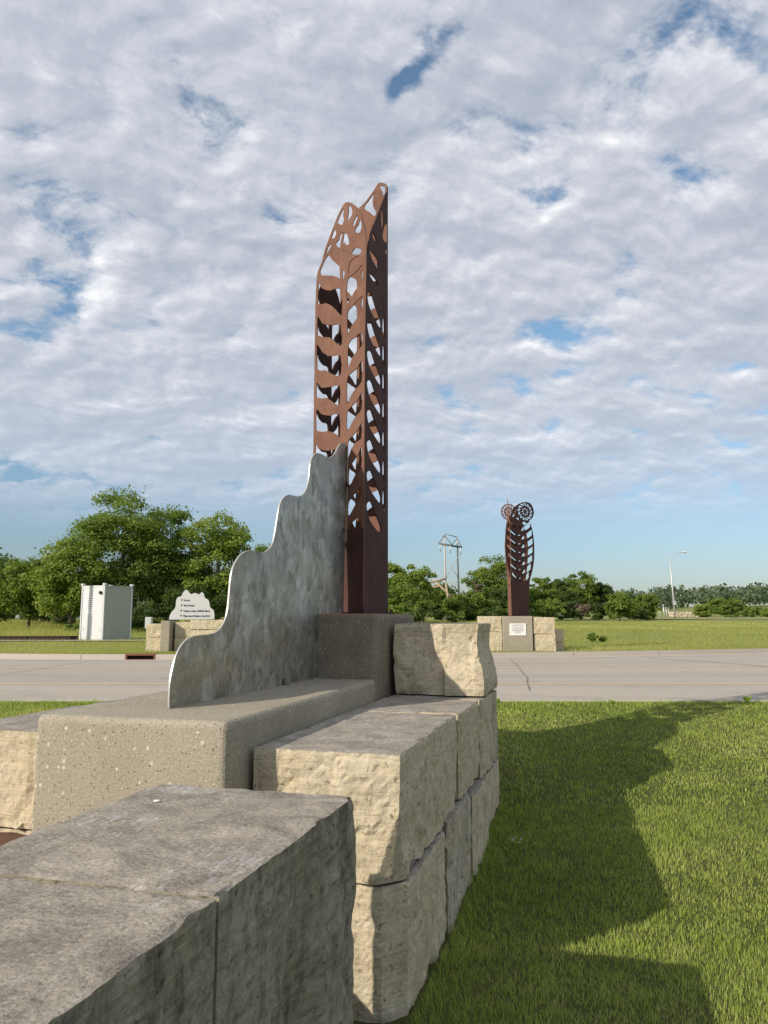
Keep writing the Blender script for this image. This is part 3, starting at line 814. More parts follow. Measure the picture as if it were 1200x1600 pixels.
# ---------------------------------------------------------------- rusty tower
TL, TQ, TR = Vector((-0.6736, 7.0737)), Vector((-0.1911, 6.8487)), Vector((0.0247, 7.3116))
TB = TL + TR - TQ
tower = thing('steel_tower', 'tall square tower of rusty steel panels cut with fern leaves, standing on the concrete base', 'sculpture', (0, 0, 0))
F_OUT = [(0.006,4.335),(0.003,4.808),(0.014,5.166),(0.065,5.307),(0.109,5.449),(0.179,5.616),(0.255,5.781),(0.312,5.865),(0.334,5.874),(0.364,5.869),(0.409,5.844),(0.473,5.775),(0.517,5.671),(0.544,5.533),(0.557,5.411),(0.559,5.222),(0.554,4.943),(0.548,4.482),(0.544,4.255)]
F_HOLES = [
  [(0.313,5.822),(0.268,5.778),(0.223,5.691),(0.262,5.67),(0.288,5.646),(0.305,5.672),(0.314,5.707),(0.302,5.746)],
  [(0.364,5.834),(0.396,5.802),(0.404,5.746),(0.384,5.702),(0.346,5.681),(0.356,5.721),(0.364,5.792)],
  [(0.454,5.71),(0.425,5.668),(0.41,5.624),(0.423,5.603),(0.442,5.64),(0.46,5.684)],
  [(0.486,5.66),(0.505,5.614),(0.503,5.554),(0.474,5.523),(0.436,5.548),(0.446,5.585),(0.473,5.615)],
  [(0.176,5.629),(0.151,5.549),(0.205,5.531),(0.228,5.581),(0.205,5.622)],
  [(0.295,5.571),(0.347,5.542),(0.363,5.49),(0.373,5.452),(0.361,5.425),(0.329,5.438),(0.316,5.465),(0.29,5.422),(0.252,5.424),(0.222,5.473),(0.258,5.501),(0.27,5.547)],
  [(0.177,5.483),(0.135,5.456),(0.097,5.361),(0.122,5.386),(0.161,5.438)],
  [(0.449,5.381),(0.506,5.346),(0.481,5.303),(0.399,5.327),(0.424,5.369)],
  [(0.297,5.394),(0.329,5.368),(0.355,5.36),(0.355,5.34),(0.317,5.353)],
  [(0.055,5.218),(0.065,5.265),(0.097,5.3),(0.142,5.351),(0.189,5.293),(0.26,5.227),(0.318,5.165),(0.312,5.119),(0.297,5.086),(0.261,5.117),(0.184,5.154),(0.079,5.175)],
  [(0.399,5.309),(0.437,5.304),(0.5,5.284),(0.475,5.228),(0.413,5.17),(0.363,5.142),(0.375,5.237)],
  [(0.517,5.174),(0.463,5.13),(0.388,5.086),(0.353,5.04),(0.355,4.851),(0.39,4.892),(0.439,4.953),(0.51,5.033)],
  [(0.035,5.084),(0.081,5.021),(0.172,4.986),(0.288,4.984),(0.292,4.757),(0.271,4.755),(0.2,4.832),(0.122,4.88),(0.033,4.892)],
  [(0.518,4.856),(0.477,4.84),(0.403,4.778),(0.363,4.733),(0.364,4.547),(0.404,4.609),(0.49,4.705),(0.517,4.763)],
  [(0.033,4.743),(0.086,4.663),(0.189,4.634),(0.291,4.615),(0.293,4.442),(0.242,4.462),(0.165,4.527),(0.035,4.568)],
  [(0.028,4.449),(0.09,4.369),(0.18,4.323),(0.287,4.311),(0.289,4.161),(0.258,4.137),(0.194,4.163),(0.117,4.208),(0.035,4.228)],
  [(0.033,4.075),(0.081,4.022),(0.17,4.017),(0.277,4.017),(0.279,3.872),(0.267,3.847),(0.223,3.867),(0.146,3.922),(0.031,3.942)],
  [(0.033,3.804),(0.085,3.758),(0.174,3.734),(0.274,3.736),(0.282,3.539),(0.238,3.571),(0.162,3.602),(0.032,3.621)],
  [(0.028,3.48),(0.051,3.432),(0.152,3.398),(0.277,3.394),(0.285,3.243),(0.179,3.286),(0.027,3.322)],
  [(0.514,4.494),(0.442,4.465),(0.374,4.418),(0.369,4.215),(0.406,4.276),(0.455,4.337),(0.51,4.38)],
  [(0.515,4.22),(0.469,4.158),(0.395,4.118),(0.362,4.065),(0.363,3.861),(0.396,3.914),(0.445,3.975),(0.512,4.034)],
  [(0.515,3.91),(0.47,3.848),(0.397,3.79),(0.364,3.748),(0.364,3.592),(0.41,3.654),(0.459,3.715),(0.511,3.765)],
  [(0.514,3.62),(0.472,3.558),(0.399,3.499),(0.375,3.457),(0.373,3.324),(0.412,3.409),(0.46,3.46),(0.511,3.488)],
  [(0.515,3.388),(0.485,3.336),(0.425,3.265),(0.389,3.213),(0.384,3.084),(0.414,3.09),(0.45,3.153),(0.512,3.202)],
  [(0.513,3.028),(0.475,2.988),(0.415,2.938),(0.382,2.886),(0.38,2.794),(0.404,2.798),(0.452,2.87),(0.511,2.931)],
  [(0.47,2.74),(0.51,2.706),(0.51,2.652),(0.405,2.655),(0.393,2.669)],
  [(0.322,3.141),(0.243,3.103),(0.043,3.107),(0.038,3.007),(0.182,2.964),(0.325,2.846)],
  [(0.325,2.791),(0.246,2.763),(0.047,2.807),(0.042,2.692),(0.185,2.679),(0.326,2.672)]]
R_OUT = [(0.046,4.501),(0.057,5.088),(0.061,5.255),(0.06,5.374),(0.097,5.499),(0.136,5.596),(0.24,5.776),(0.375,6.014),(0.488,6.195),(0.531,6.286),(0.534,6.181),(0.526,4.668)]
RLH = [(0.093,4.266),(0.181,4.301),(0.259,4.275),(0.405,4.231),(0.391,4.185),(0.272,4.185),(0.156,4.197),(0.098,4.231)]
RRH = [(0.437,4.247),(0.405,4.207),(0.397,4.11),(0.418,4.045),(0.448,4.036)]
RT = [[(0.376,5.983),(0.403,5.884),(0.403,5.808),(0.376,5.744),(0.362,5.9)],
  [(0.162,5.615),(0.241,5.58),(0.241,5.531),(0.175,5.554)],
  [(0.111,5.397),(0.242,5.384),(0.295,5.36),(0.282,5.281),(0.15,5.319)],
  [(0.502,5.882),(0.522,5.765),(0.488,5.647),(0.404,5.657),(0.417,5.739)],
  [(0.112,5.147),(0.19,5.156),(0.282,5.135),(0.282,5.099),(0.138,5.116)],
  [(0.502,5.603),(0.516,5.546),(0.459,5.521)]]
B_OUT = [(0.542,6.273),(0.522,6.307),(0.448,6.335),(0.401,6.28),(0.293,6.163),(0.226,6.115),(0.13,6.046),(0.047,5.934),(0.0,5.775),(-0.011,5.518)]
BH = [[(0.401,6.247),(0.375,6.156),(0.386,6.076),(0.415,6.03),(0.395,5.996),(0.348,6.04),(0.287,6.087),(0.294,6.131),(0.348,6.189)],
  [(0.458,6.289),(0.502,6.28),(0.535,6.265),(0.532,6.227),(0.498,6.193),(0.485,6.239)],
  [(0.305,5.839),(0.342,5.826),(0.329,5.767),(0.295,5.762)]]
TH = 0.012
def shift(p, dz, du=0): return [(a+du, b+dz) for a, b in p]
fo = [(0.0, 1.885), (0.0, 4.3)] + chain(F_OUT[1:-1]) + [(0.546, 4.3), (0.541, 1.885)]
F_HOLES[10] = [(0.43, 5.275), (0.46, 5.285), (0.495, 5.27), (0.475, 5.228), (0.413, 5.17), (0.368, 5.150), (0.38, 5.237)]
pk_ = max(range(len(fo)), key=lambda i: fo[i][1])
fp = cut_plate('front_panel', fo, fit_holes([catmull(h, 2) for h in F_HOLES[:9]], fo, fo[:pk_+1], fo[pk_:]) + fit_holes([catmull(h, 2) for h in F_HOLES[9:]], fo, fo[:pk_+1], fo[pk_:], grow=1.13), TH, MAT['rust'], tower, TL, (TQ-TL))
# right hand panel
per = 0.2925
rh_ = []
k = 0
z = 0.0
lh0 = [(a+0.0, b) for a, b in RLH]; rh0 = RRH
holes = [catmull(h, 3) for h in RT]
n = 0
while True:
    dz = (2-n)*per
    if min(b for a, b in lh0)+dz < 2.62: break
    if max(b for a, b in lh0)+dz < 5.06:
        sc_ = 0.78
        cz = sum(b for a, b in lh0)/len(lh0)
        holes.append(catmull([(0.06+(a-0.093)*0.95, cz+(b-cz)*1.75+dz+(0.15-(a-0.093))*0.36) for a, b in lh0], 3))
    if max(b for a, b in rh0)+dz < 5.30 and min(b for a, b in rh0)+dz > 2.62:
        holes.append(catmull(shift(rh0, dz), 3))
    n += 1
ro = [(0.0, 1.885), (0.0, 4.5)] + chain([(0.006, 5.1)] + R_OUT[3:-2]) + [(0.527, 5.9), (0.523, 1.885)]
pk_ = max(range(len(ro)), key=lambda i: ro[i][1])
cut_plate('side_panel', ro, fit_holes(holes, ro, ro[:pk_+1], ro[pk_:]), TH, MAT['rust_shaded'], tower, TQ + (TR-TQ).normalized()*0.008, (TR-TQ))  # shade on this side is painted in by the darker steel
# back panel: the same leaf rhythm, taller
def leaf_holes(z0, z1, w, per, mir=False, ph=0.0):
    out = []
    z = z0
    L_ = [(0.033, .18), (0.085, .13), (0.174, .10), (0.272, .10), (0.275, -.06), (0.262, -.08), (0.22, -.06), (0.15, -.02), (0.033, 0.0)]
    Rr = [(0.505, .16), (0.46, .10), (0.395, .05), (0.345, 0.0), (0.347, -.19), (0.39, -.14), (0.44, -.08), (0.502, -.02)]
    while z < z1:
        for h in (L_, Rr):
            q = [((w-a*w/.54) if mir else a*w/.54, z+b) for a, b in h]
            out.append(catmull(q, 3))
        z += per
    return out
bo = [(0.524, 1.885)] + chain(B_OUT) + [(0.0, 5.3), (0.0, 1.885)]
RH3 = [[(0.144, 6.036), (0.198, 6.043), (0.253, 5.978), (0.254, 5.822), (0.2, 5.824), (0.137, 5.914)], [(0.03, 5.903), (0.076, 5.869), (0.115, 5.802), (0.116, 5.685), (0.049, 5.699), (0.03, 5.7)], [(0.121, 5.655), (0.173, 5.698), (0.258, 5.641), (0.231, 5.58), (0.122, 5.609)]]
pk_ = max(range(len(bo)), key=lambda i: bo[i][1])
cut_plate('rear_panel', bo, fit_holes([catmull(h, 3) for h in BH[:2]] + [catmull(h, 3) for h in RH3] + leaf_holes(2.95, 5.30, 0.53, per, True), bo, bo[pk_:], bo[:pk_+1], grow=1.18), TH, MAT['rust'], tower, TB, (TR-TB))
lo = chain([(0.0, 4.9), (0.05, 5.05), (0.15, 5.19), (0.27, 5.24), (0.40, 5.2), (0.49, 5.08), (0.512, 4.95)]) + [(0.514, 1.885), (0.0, 1.885)]
cut_plate('left_panel', lo, leaf_holes(3.05, 4.85, 0.515, per, False), TH, MAT['rust_shaded'], tower, TL + (TB-TL).normalized()*0.008, (TB-TL))  # inner side's shade is put into the steel colour
# base flange and corner angles
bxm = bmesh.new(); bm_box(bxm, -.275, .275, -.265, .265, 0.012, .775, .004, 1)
link('base_shade_box', bm_me('base_shade_box', bxm), MAT['rust_shaded'], tower, loc=((TL.x+TR.x)/2, (TL.y+TR.y)/2, 1.873), rotz=R_(-25))  # added box whose dark colour paints shade on the tower foot
fl = bmesh.new(); bm_box(fl, -.32, .32, -.32, .32, 0, .012, .002, 1)
flo = link('base_flange', bm_me('base_flange', fl), MAT['rust_shaded'], tower, loc=((TL.x+TR.x)/2, (TL.y+TR.y)/2, 1.873), rotz=R_(-25))
for sx, sy in ((-1, -1), (1, -1), (-1, 1), (1, 1)):
    b_ = bmesh.new(); bmesh.ops.create_cone(b_, cap_ends=True, segments=8, radius1=.016, radius2=.013, depth=.03)
    bo_ = link('anchor_bolt', bm_me('anchor_bolt', b_), MAT['rust_shaded'], tower)
    c, s_ = math.cos(R_(-25)), math.sin(R_(-25))
    bo_.location = ((TL.x+TR.x)/2+sx*.295*c-sy*.295*s_, (TL.y+TR.y)/2+sx*.295*s_+sy*.295*c, 1.90)

# ---------------------------------------------------------------- scalloped plate
PL = [(0.001,1.346),(-0.007,1.402),(-0.004,1.493),(0.022,1.585),(0.062,1.656),(0.128,1.71),(0.218,1.736),(0.355,1.742),(0.476,1.753),(0.568,1.803),(0.615,1.878),(0.632,1.975),(0.65,2.107),(0.693,2.186),(0.781,2.255),(0.908,2.291),(1.033,2.29),(1.143,2.301),(1.239,2.352),(1.279,2.412),(1.319,2.531),(1.358,2.65),(1.417,2.722),(1.52,2.766),(1.67,2.777),(1.791,2.808),(1.874,2.875),(1.924,2.983),(1.941,3.086),(1.994,3.161),(2.085,3.207),(2.223,3.219),(2.366,3.227),(2.493,3.281),(2.582,3.362),(2.664,3.418),(2.785,3.451),(2.856,3.43),(2.837,3.048),(2.787,2.505),(2.755,2.027),(2.733,1.878),(2.264,1.877),(2.279,1.35)]
PA, PE = Vector((-1.17, 4.216)), Vector((-0.51, 6.398))
plate = thing('scalloped_plate', 'grey ground-steel plate with stepped wavy outline rising against the rusty tower', 'steel plate', (0, 0, 0))
po = chain([(-0.004, 1.354)] + PL[1:-7]) + [(2.84, 3.41), (2.80, 2.6), (2.765, 2.05), (2.765, 1.878), (2.283, 1.878), (2.283, 1.354)]
PT = 0.010
pfc = cut_plate('plate_sheet', po, [], PT, MAT['steel'], plate, PA, (PE-PA))
# bright cut edge: faces of the rim get the edge material
pfc.data.materials.append(MAT['steel_edge'])
nrm = Vector(((PE-PA).normalized().y, -(PE-PA).normalized().x, 0))
for f in pfc.data.polygons:
    if abs(f.normal.dot(nrm)) < 0.5: f.material_index = 1
dpl = (PE-PA).normalized()
for u in (1.49,):
    p = PA + dpl*u
    b = bmesh.new(); bm_box(b, -.014, .014, 0, .016, 0, .05, .003, 1); bm_box(b, -.014, .014, 0.016, .045, 0, .006, .002, 1)
    link('foot_bracket', bm_me('foot_bracket', b), MAT['pole_grey'], plate, loc=(p.x+0.008, p.y-0.002, 1.352), rotz=math.atan2(dpl.y, dpl.x)+math.pi)
p = PA + dpl*2.80
join_tubes('joining_rod', [([(p.x+.012, p.y, 2.45), (p.x+.018, p.y+.004, 3.05), (p.x+.02, p.y+.008, 3.40)], [.007]*3, 6)], MAT['tan_wood'], plate)
for zz_ in (3.06, 2.50):
    b = bmesh.new(); bmesh.ops.create_cone(b, cap_ends=True, segments=8, radius1=.02, radius2=.016, depth=.04)
    link('clamp_bolt', bm_me('clamp_bolt', b), MAT['rust_shaded'], plate, loc=(p.x+.016, p.y+.003, zz_))

# ---------------------------------------------------------------- monument across the road
fm = thing('concrete_pedestal', 'tan concrete pedestal with white plaque across the road, under the far rusty sculpture', 'pedestal', (4.355, 24.88, 0.70))
box('pedestal_block', MAT['concrete'], fm, -0.49, 0.49, 0, 1.05, -0.1, 1.155, 0.02, 2)
pq = box('plaque', MAT['plaque'], fm, -0.27, 0.27, -0.022, -0.002, 0.53, 0.92, 0.004, 1)
for i, (w_, zq) in enumerate(((.17, .875), (.21, .845), (.20, .80), (.16, .76), (.21, .72), (.19, .69), (.12, .655), (.09, .62))):
    o = box('text_line', MAT['greytext'], pq, -w_, w_, -0.026, -0.0225, zq-.006, zq+.006)
def fstones(root, rows, seed0, mat='limestone_far', res=0.07, amp=0.02):
    for i, (a, b, c, d, e, f) in enumerate(rows):
        link('stone_block', stone_mesh('stone_block', a, b, c, d, e, f, res=res, seed=seed0+i, amp=amp), MAT[mat], root)
f1 = thing('stone_wall', 'two-course pale limestone wall left of the plaque pedestal across the road', 'stone wall', (3.5, 24.93, 0.70))
fstones(f1, [(-0.36, 0.345, 0, .8, .66, 1.155), (-0.34, 0.345, 0.02, .8, .0, .652), (-1.1, -0.37, 0.05, .8, .0, .56)], 31)
f2 = thing('stone_wall', 'two-course pale limestone wall right of the plaque pedestal across the road', 'stone wall', (5.25, 24.93, 0.70))
fstones(f2, [(-0.37, 0.33, 0, .8, .59, 1.12), (-0.36, 0.34, 0.02, .8, .0, .582)], 41)
f3 = thing('stone_wall', 'short stub of two small limestone blocks at the right end across the road', 'stone wall', (5.81, 25.3, 0.70))
fstones(f3, [(-0.15, 0.15, 0, .7, .31, .72), (-0.16, 0.15, 0.02, .7, .0, .302)], 51, res=.07)

fs = thing('steel_sculpture', 'far rusty steel sculpture of bulging fern panels topped by two scrolls', 'sculpture', (0, 0, 0))
FP0 = Vector((4.191, 25.05)); FPd = Vector((.743, .669)); FPD = FP0 + FPd*0.93
FP2 = FP0 + Vector((-.04, .4))
FA = [(0.012,1.901),(0.052,3.0),(-0.024,3.169),(-0.147,3.508),(-0.216,3.849),(-0.229,4.262),(-0.19,4.611),(-0.115,4.896),(-0.008,5.115),(0.077,5.192),(0.109,5.301),(0.196,5.415),(0.34,5.535),(0.571,5.658),(0.86,5.738),(1.15,5.723),(1.302,5.593),(1.354,5.415),(1.294,5.264),(1.184,5.164),(1.077,5.108),(1.175,4.965),(1.278,4.648),(1.321,4.29),(1.302,3.858),(1.242,3.57),(1.131,3.281),(1.017,3.03),(0.954,2.502),(0.928,1.902)]
def scroll_holes(cx, cz, r, a0=0, n=15, r_in=0.52, xs_=1.0):
    out = []
    for k in range(n):
        a = a0 + 2*math.pi*k/n; b = a + 2*math.pi/n*0.62
        sk = 0.35
        q = [(cx+xs_*r*.88*math.cos(a+sk), cz+r*.88*math.sin(a+sk)), (cx+xs_*r*.88*math.cos(b+sk), cz+r*.88*math.sin(b+sk)),
             (cx+xs_*r*r_in*math.cos(b), cz+r*r_in*math.sin(b)), (cx+xs_*r*r_in*math.cos(a), cz+r*r_in*math.sin(a))]
        out.append(q)
    for k in range(8):
        a = a0 + 2*math.pi*k/8; b = a + 2*math.pi/8*0.6
        q = [(cx+xs_*r*.40*math.cos(a+.4), cz+r*.40*math.sin(a+.4)), (cx+xs_*r*.40*math.cos(b+.4), cz+r*.40*math.sin(b+.4)),
             (cx+xs_*r*.13*math.cos((a+b)/2), cz+r*.13*math.sin((a+b)/2))]
        out.append(q)
    return out
def oval_holes(z_top, z_bot, per, xl, xr, stem, half=0.03, tiny_top=True):
    """pairs of gaps between leaves that slant up and away from the stem"""
    out = []; z = z_top
    while z > z_bot:
        lo_, hi_ = xl(z), xr(z)
        wl = stem-half-lo_; wr = hi_-stem-half
        a0_, a1_ = stem-half-.012, stem+half+.012
        out.append([(a0_, z-.02), (a0_, z-.13), (a0_-wl*.5, z-.03+.03*wl), (lo_+.03, z+.03+.2*wl), (lo_+.03, z+.15+.2*wl), (a0_-wl*.5, z+.05+.10*wl)])
        out.append(chain([(a1_, z-.15), (a1_, z+.01)], 1) + chain([(a1_+wr*.14, z+.005), (a1_+wr*.30, z-.03), (a1_+wr*.46, z+.02), (a1_+wr*.66, z+.12), (hi_-.03, z+.24)], 2)
                   + chain([(hi_-.03, z+.04), (a1_+wr*.70, z-.06), (a1_+wr*.46, z-.105), (a1_+wr*.25, z-.135)], 2))
        z -= per
    return out
def interp_edge(pts):
    zz_ = [b for a, b in pts]; aa = [a for a, b in pts]
    o = np.argsort(zz_); zz_ = np.array(zz_)[o]; aa = np.array(aa)[o]
    return lambda z: float(np.interp(z, zz_, aa))
xl_ = interp_edge([(0.052, 3.0), (-0.024, 3.169), (-0.147, 3.508), (-0.216, 3.849), (-0.229, 4.262), (-0.19, 4.611), (-0.115, 4.896), (-0.008, 5.115)])
xr_ = interp_edge([(1.077, 5.108), (1.175, 4.965), (1.278, 4.648), (1.321, 4.29), (1.302, 3.858), (1.242, 3.57), (1.131, 3.281), (1.017, 3.03)])
fo = chain(FA[1:-1], 2) + [(0.928, 1.87), (0.012, 1.87)]
hl = oval_holes(4.86, 3.05, 0.29, lambda z: xl_(z)+.05, lambda z: xr_(z)-.05, 0.41)
hl += [[(.14, 5.16), (.24, 5.30), (.30, 5.25), (.22, 5.12)], [(.28, 5.36), (.37, 5.46), (.40, 5.41), (.34, 5.31)], [(.36, 5.13), (.48, 5.17), (.52, 5.07), (.40, 5.03)], [(.68, 5.02), (.85, 5.05), (.95, 4.98), (.75, 4.93)]]
hl += scroll_holes(0.86, 5.40, 0.34, 0.2, 13, 0.60, 1.34)
cut_plate('dark_fern_panel', fo, hl, 0.012, MAT['rust_shaded'], fs, FP0, FPd)  # darker steel paints in the shade on this panel
# lit rear panel with its own scroll
D2, D3 = FP2, FPD
Ld = (D3-D2).length
ring = [(0.10+.29*math.cos(a), 5.37+.285*math.sin(a)) for a in np.linspace(-1.2, 4.9, 40)]
oB = [(0.0, 1.87), (0.0, 3.1), (-0.05, 3.6), (-0.08, 4.2), (-0.03, 4.8), (0.03, 5.11)] + ring[::-1][0:40] + [(0.32, 5.2), (.60, 5.0), (.76, 4.6), (.80, 4.2), (.76, 3.6), (.68, 3.1), (Ld, 2.9), (Ld, 1.87)]
hb = oval_holes(4.70, 3.05, 0.29, lambda z: 0.02, lambda z: .68, 0.36, 0.025)
hb += scroll_holes(0.10, 5.37, 0.285, 0.0, 13, 0.60)
cut_plate('rear_fern_panel', oB, hb, 0.012, MAT['rust'], fs, D2, (D3-D2))
oc = [(0, 1.87), (0, 3.0), (-.07, 3.6), (-.09, 4.3), (-.03, 5.0), (.1, 5.5), (.16, 5.80), (.22, 5.5), (.30, 5.0), (.38, 4.3), (.40, 3.6), (.395, 3.0), (.395, 1.87)]
hcs = []
for zz_ in np.arange(2.95, 5.1, .29):
    hcs.append([(.05, zz_), (.14, zz_-.05), (.14, zz_-.15), (.05, zz_-.08)]); hcs.append([(.20, zz_-.05), (.29, zz_), (.29, zz_-.08), (.20, zz_-.15)])
cut_plate('narrow_side_panel', oc, hcs, 0.012, MAT['rust'], fs, FP0, (FP2-FP0))

# ---------------------------------------------------------------- sign wall at left
sy = 24.6
sp_ = thing('concrete_pedestal', 'slim tan concrete pier under the direction sign, across the road', 'pedestal', (-6.99, 24.45, 0.74))
box('pier', MAT['concrete'], sp_, -.16, .13, 0, .95, -.1, .965, .012, 1)
swl = thing('stone_wall', 'pale limestone wall left of the direction-sign pier', 'stone wall', (-7.4, sy, 0.74))
fstones(swl, [(-.25, .245, 0, .7, .44, .875), (-.25, .245, 0, .7, .0, .432)], 61)
swr = thing('stone_wall', 'pale limestone wall under and right of the direction sign', 'stone wall', (-6.78, sy, 0.74))
fstones(swr, [(0, .50, 0.22, .9, .44, .925), (.51, 1.60, 0.10, .9, .70, 1.0), (.51, 1.65, 0.13, .9, .44, .692), (1.62, 2.6, 0.13, .9, .44, .97), (0, .95, 0.20, .9, 0, .432), (.96, 1.9, .15, .9, 0, .432), (1.91, 2.7, .15, .9, 0, .432)], 71)
sg = thing('direction_sign', 'pale metal direction sign with wavy mountain-like outline on the limestone wall', 'sign', (0, 0, 0))
def sgp(p):   # traced from the photograph at 15x: (x, y) -> metres on the sign's plane
    return ((p[0]/15-2)*24.8/1180*1.0, 1.725-(p[1]/15-55)*24.8/1180)
so_ = [(20, 812), (30, 740), (60, 660), (95, 610), (145, 555), (165, 480), (170, 370), (195, 310), (230, 288), (280, 270), (310, 220), (345, 155), (395, 122), (440, 150), (475, 195), (520, 225), (565, 205), (610, 195), (650, 210), (695, 232), (735, 195), (765, 180), (800, 205), (830, 290), (860, 325), (905, 345), (940, 400), (955, 490), (985, 550), (1030, 575), (1060, 630), (1070, 700), (1072, 800)]
SGA = Vector((-6.985, 24.84)); SGd = Vector((1, 0.0))
op = [sgp(p) for p in so_]
sgf = cut_plate('sign_sheet', chain(op, 2), [], 0.03, MAT['sign_metal'], sg, SGA, SGd)
sgf.data.materials.append(MAT['steel_edge'])
for f in sgf.data.polygons:
    if abs(f.normal.y) < 0.5: f.material_index = 1
for i, (tx, yy, arrow) in enumerate((('Soccer', 385, 'R'), ('Boat Ramp', 505, 'R'), ('Hansen Lodge, Softball, Beach', 632, 'L'), ('Playground, Shelters, Dog Park', 748, 'L'))):
    a, z_ = sgp((350, yy))
    ln = letters('lettering', tx, 0.088*1.0, MAT['black'], sg, (SGA.x+a, SGA.y-.020, z_), 0, 1.0, .002)
    wd = max(v.co.x for v in ln.data.vertices)-min(v.co.x for v in ln.data.vertices)
    tgt = {0: 145, 1: 245, 2: 610, 3: 620}[i]/15*24.8/1180
    x00 = SGA.x+a
    for v in ln.data.vertices: v.co.x = x00+(v.co.x-x00)*tgt/wd
    a, z_ = sgp((300, yy-28))
    r_ = .036
    s1 = 1 if arrow == 'R' else -1
    sh = [(a+s1*.030, 0), (a, .042), (a, .014), (a-s1*.026, .014), (a-s1*.026, -.014), (a, -.014), (a, -.042)]
    sh = [(q, z_+w_) for q, w_ in sh]
    if s1 < 0: sh = sh[::-1]
    cut_plate('arrow', sh, [], .004, MAT['black'], sg, (SGA.x, SGA.y-.019), SGd)

# ---------------------------------------------------------------- white cabinet
cabx, caby = -12.33, 33.5
wc = thing('white_container', 'white steel storage container standing on end corner-on beyond the road', 'container', (cabx, caby, 0.76), R_(62))
# local x runs along the right (shaded) face, local y along the left face
LW, RW, HH = 1.42, 1.60, 2.46
bm = bmesh.new(); bm_box(bm, 0.03, RW-.03, .03, LW-.03, 0.02, HH-.02, .01, 1)
link('body', bm_me('body', bm), MAT['white_paint_shaded'], wc)
box('left_panel', MAT['white_paint'], wc, -0.005, .027, .075, LW-.075, .07, HH-.09, .004, 1)
box('right_panel', MAT['white_paint_shaded'], wc, .075, RW-.075, -.005, .027, .07, HH-.09, .004, 1)  # shade of this face is carried by the darker paint
for nm, x, y in (('corner_post', 0, 0), ('corner_post', RW, 0), ('corner_post', 0, LW), ('corner_post', RW, LW)):
    box(nm, MAT['white_paint'], wc, x-.02+(-.0 if x == 0 else -.05), x+.05 if x == 0 else x+.02, y-.02 if y == 0 else y-.05, y+.05 if y == 0 else y+.02, 0, HH-.01, .006, 1)
    cx_ = x+.02 if x == 0 else x-.02; cy_ = y+.02 if y == 0 else y-.02
    box('corner_casting', MAT['white_paint'], wc, cx_-.075, cx_+.075, cy_-.075, cy_+.075, HH-.008, HH+.085, .012, 1)
for nm, a in (('top_rail', (0.055, RW-.055, -.012, .026, HH-.085, HH-.012)), ('top_rail', (-.012, .026, .055, LW-.055, HH-.085, HH-.012)), ('bottom_rail', (0.055, RW-.055, -.010, .026, .005, .066)), ('bottom_rail', (-.010, .026, .055, LW-.055, .005, .066))):
    box(nm, MAT['white_paint_shaded'] if a[0] > 0 else MAT['white_paint'], wc, *a)
# lamp, label, stains
b = bmesh.new(); bmesh.ops.create_uvsphere(b, u_segments=10, v_segments=8, radius=.075)
lm = link('lamp_housing', bm_me('lamp_housing', b, True), MAT['black'], wc, loc=(-.06, .20, HH-.33)); lm.scale = (.9, 1.1, 1)
box('lamp_bracket', MAT['galv'], lm, .02, .075, -.015, .015, -.02, .02)
lb = box('label_sheet', MAT['plaque'], wc, -.011, -.006, .52, 1.20, 1.36, 1.93)
for i in range(6):
    w_ = random.uniform(.22, .32)
    box('text_line', MAT['greytext'], lb, -.014, -.0115, .86-w_, .86+w_*random.uniform(.7, 1), 1.86-i*.083, 1.885-i*.083)
ls = box('label_scrap', MAT['plaque'], wc, -.010, -.006, .70, 1.05, 1.20, 1.34)

for yy in (.18, LW-.18): box('door_hinge', MAT['galv'], wc, -.016, -.0055, yy-.03, yy+.03, .45, .60)
box('lock_bar', MAT['galv'], wc, -.03, -.012, LW*.5-.012, LW*.5+.012, .25, 1.1, .003, 1)
box('lock_handle', MAT['galv'], wc, -.045, -.031, LW*.5-.02, LW*.5+.13, .82, .86, .003, 1)
up2 = thing('utility_pole', 'timber pole standing left of the frame, its shadow crossing the white container', 'utility pole', (-19.4, 28.9, .78))
join_tubes('pole', [([(0, 0, 0), (.12, 0, 9)], [.14, .10], 10)], MAT['wood_pole'], up2)

# dark edging and gravel strip
ed = thing('timber_edging', 'long dark brown timber edging low in the grass left of the container', 'edging', (0, 0, 0))
ex = np.linspace(-28, -13.45, 8)
for a, b in zip(ex[:-1], ex[1:]):
    ya, yb = 32.2+(a+28)*.10, 32.2+(b+28)*.10
    za = 0.76
    bm = bmesh.new(); bm_box(bm, 0, b-a-.02, -.1, .1, 0, .24, .01, 1)
    link('edging_board', bm_me('edging_board', bm), MAT['dark_wood'], ed, loc=(float(a), ya, za), rotz=math.atan2(yb-ya, b-a))
gv = link('gravel_strip', pymesh('gravel_strip', [(-28, 31.2, .835), (-10.2, 32.6, .835), (-10.0, 33.3, .84), (-28, 32.25, .84)], [(0, 1, 2, 3)]), MAT['gravel']); props(gv, kind='structure')

# small utility cabinet behind the sign wall
uc = thing('utility_cabinet', 'small grey utility cabinet on a post between container and sign wall', 'utility cabinet', (-9.55, 31.0, 0.80))
box('cabinet_body', MAT['galv'], uc, -.13, .13, -.10, .10, .55, 1.02, .012, 1)
box('door_plate', MAT['galv'], uc, -.10, .10, -.108, -.101, .60, .97, .002, 1)
box('post', MAT['galv'], uc, -.05, .05, -.05, .05, -.05, .549)
fn = thing('wire_fence', 'low pale wire fence in shade behind the utility cabinet', 'fence', (-9.0, 33.5, 0.80))
for k in range(5): box('fence_post', MAT['galv'], fn, -1.2+k*.6-.02, -1.2+k*.6+.02, 0, .04, 0, .75)
for k in range(3): box('fence_wire', MAT['galv'], fn, -1.22, 1.22, -.008, -.001, .2+k*.22, .215+k*.22)

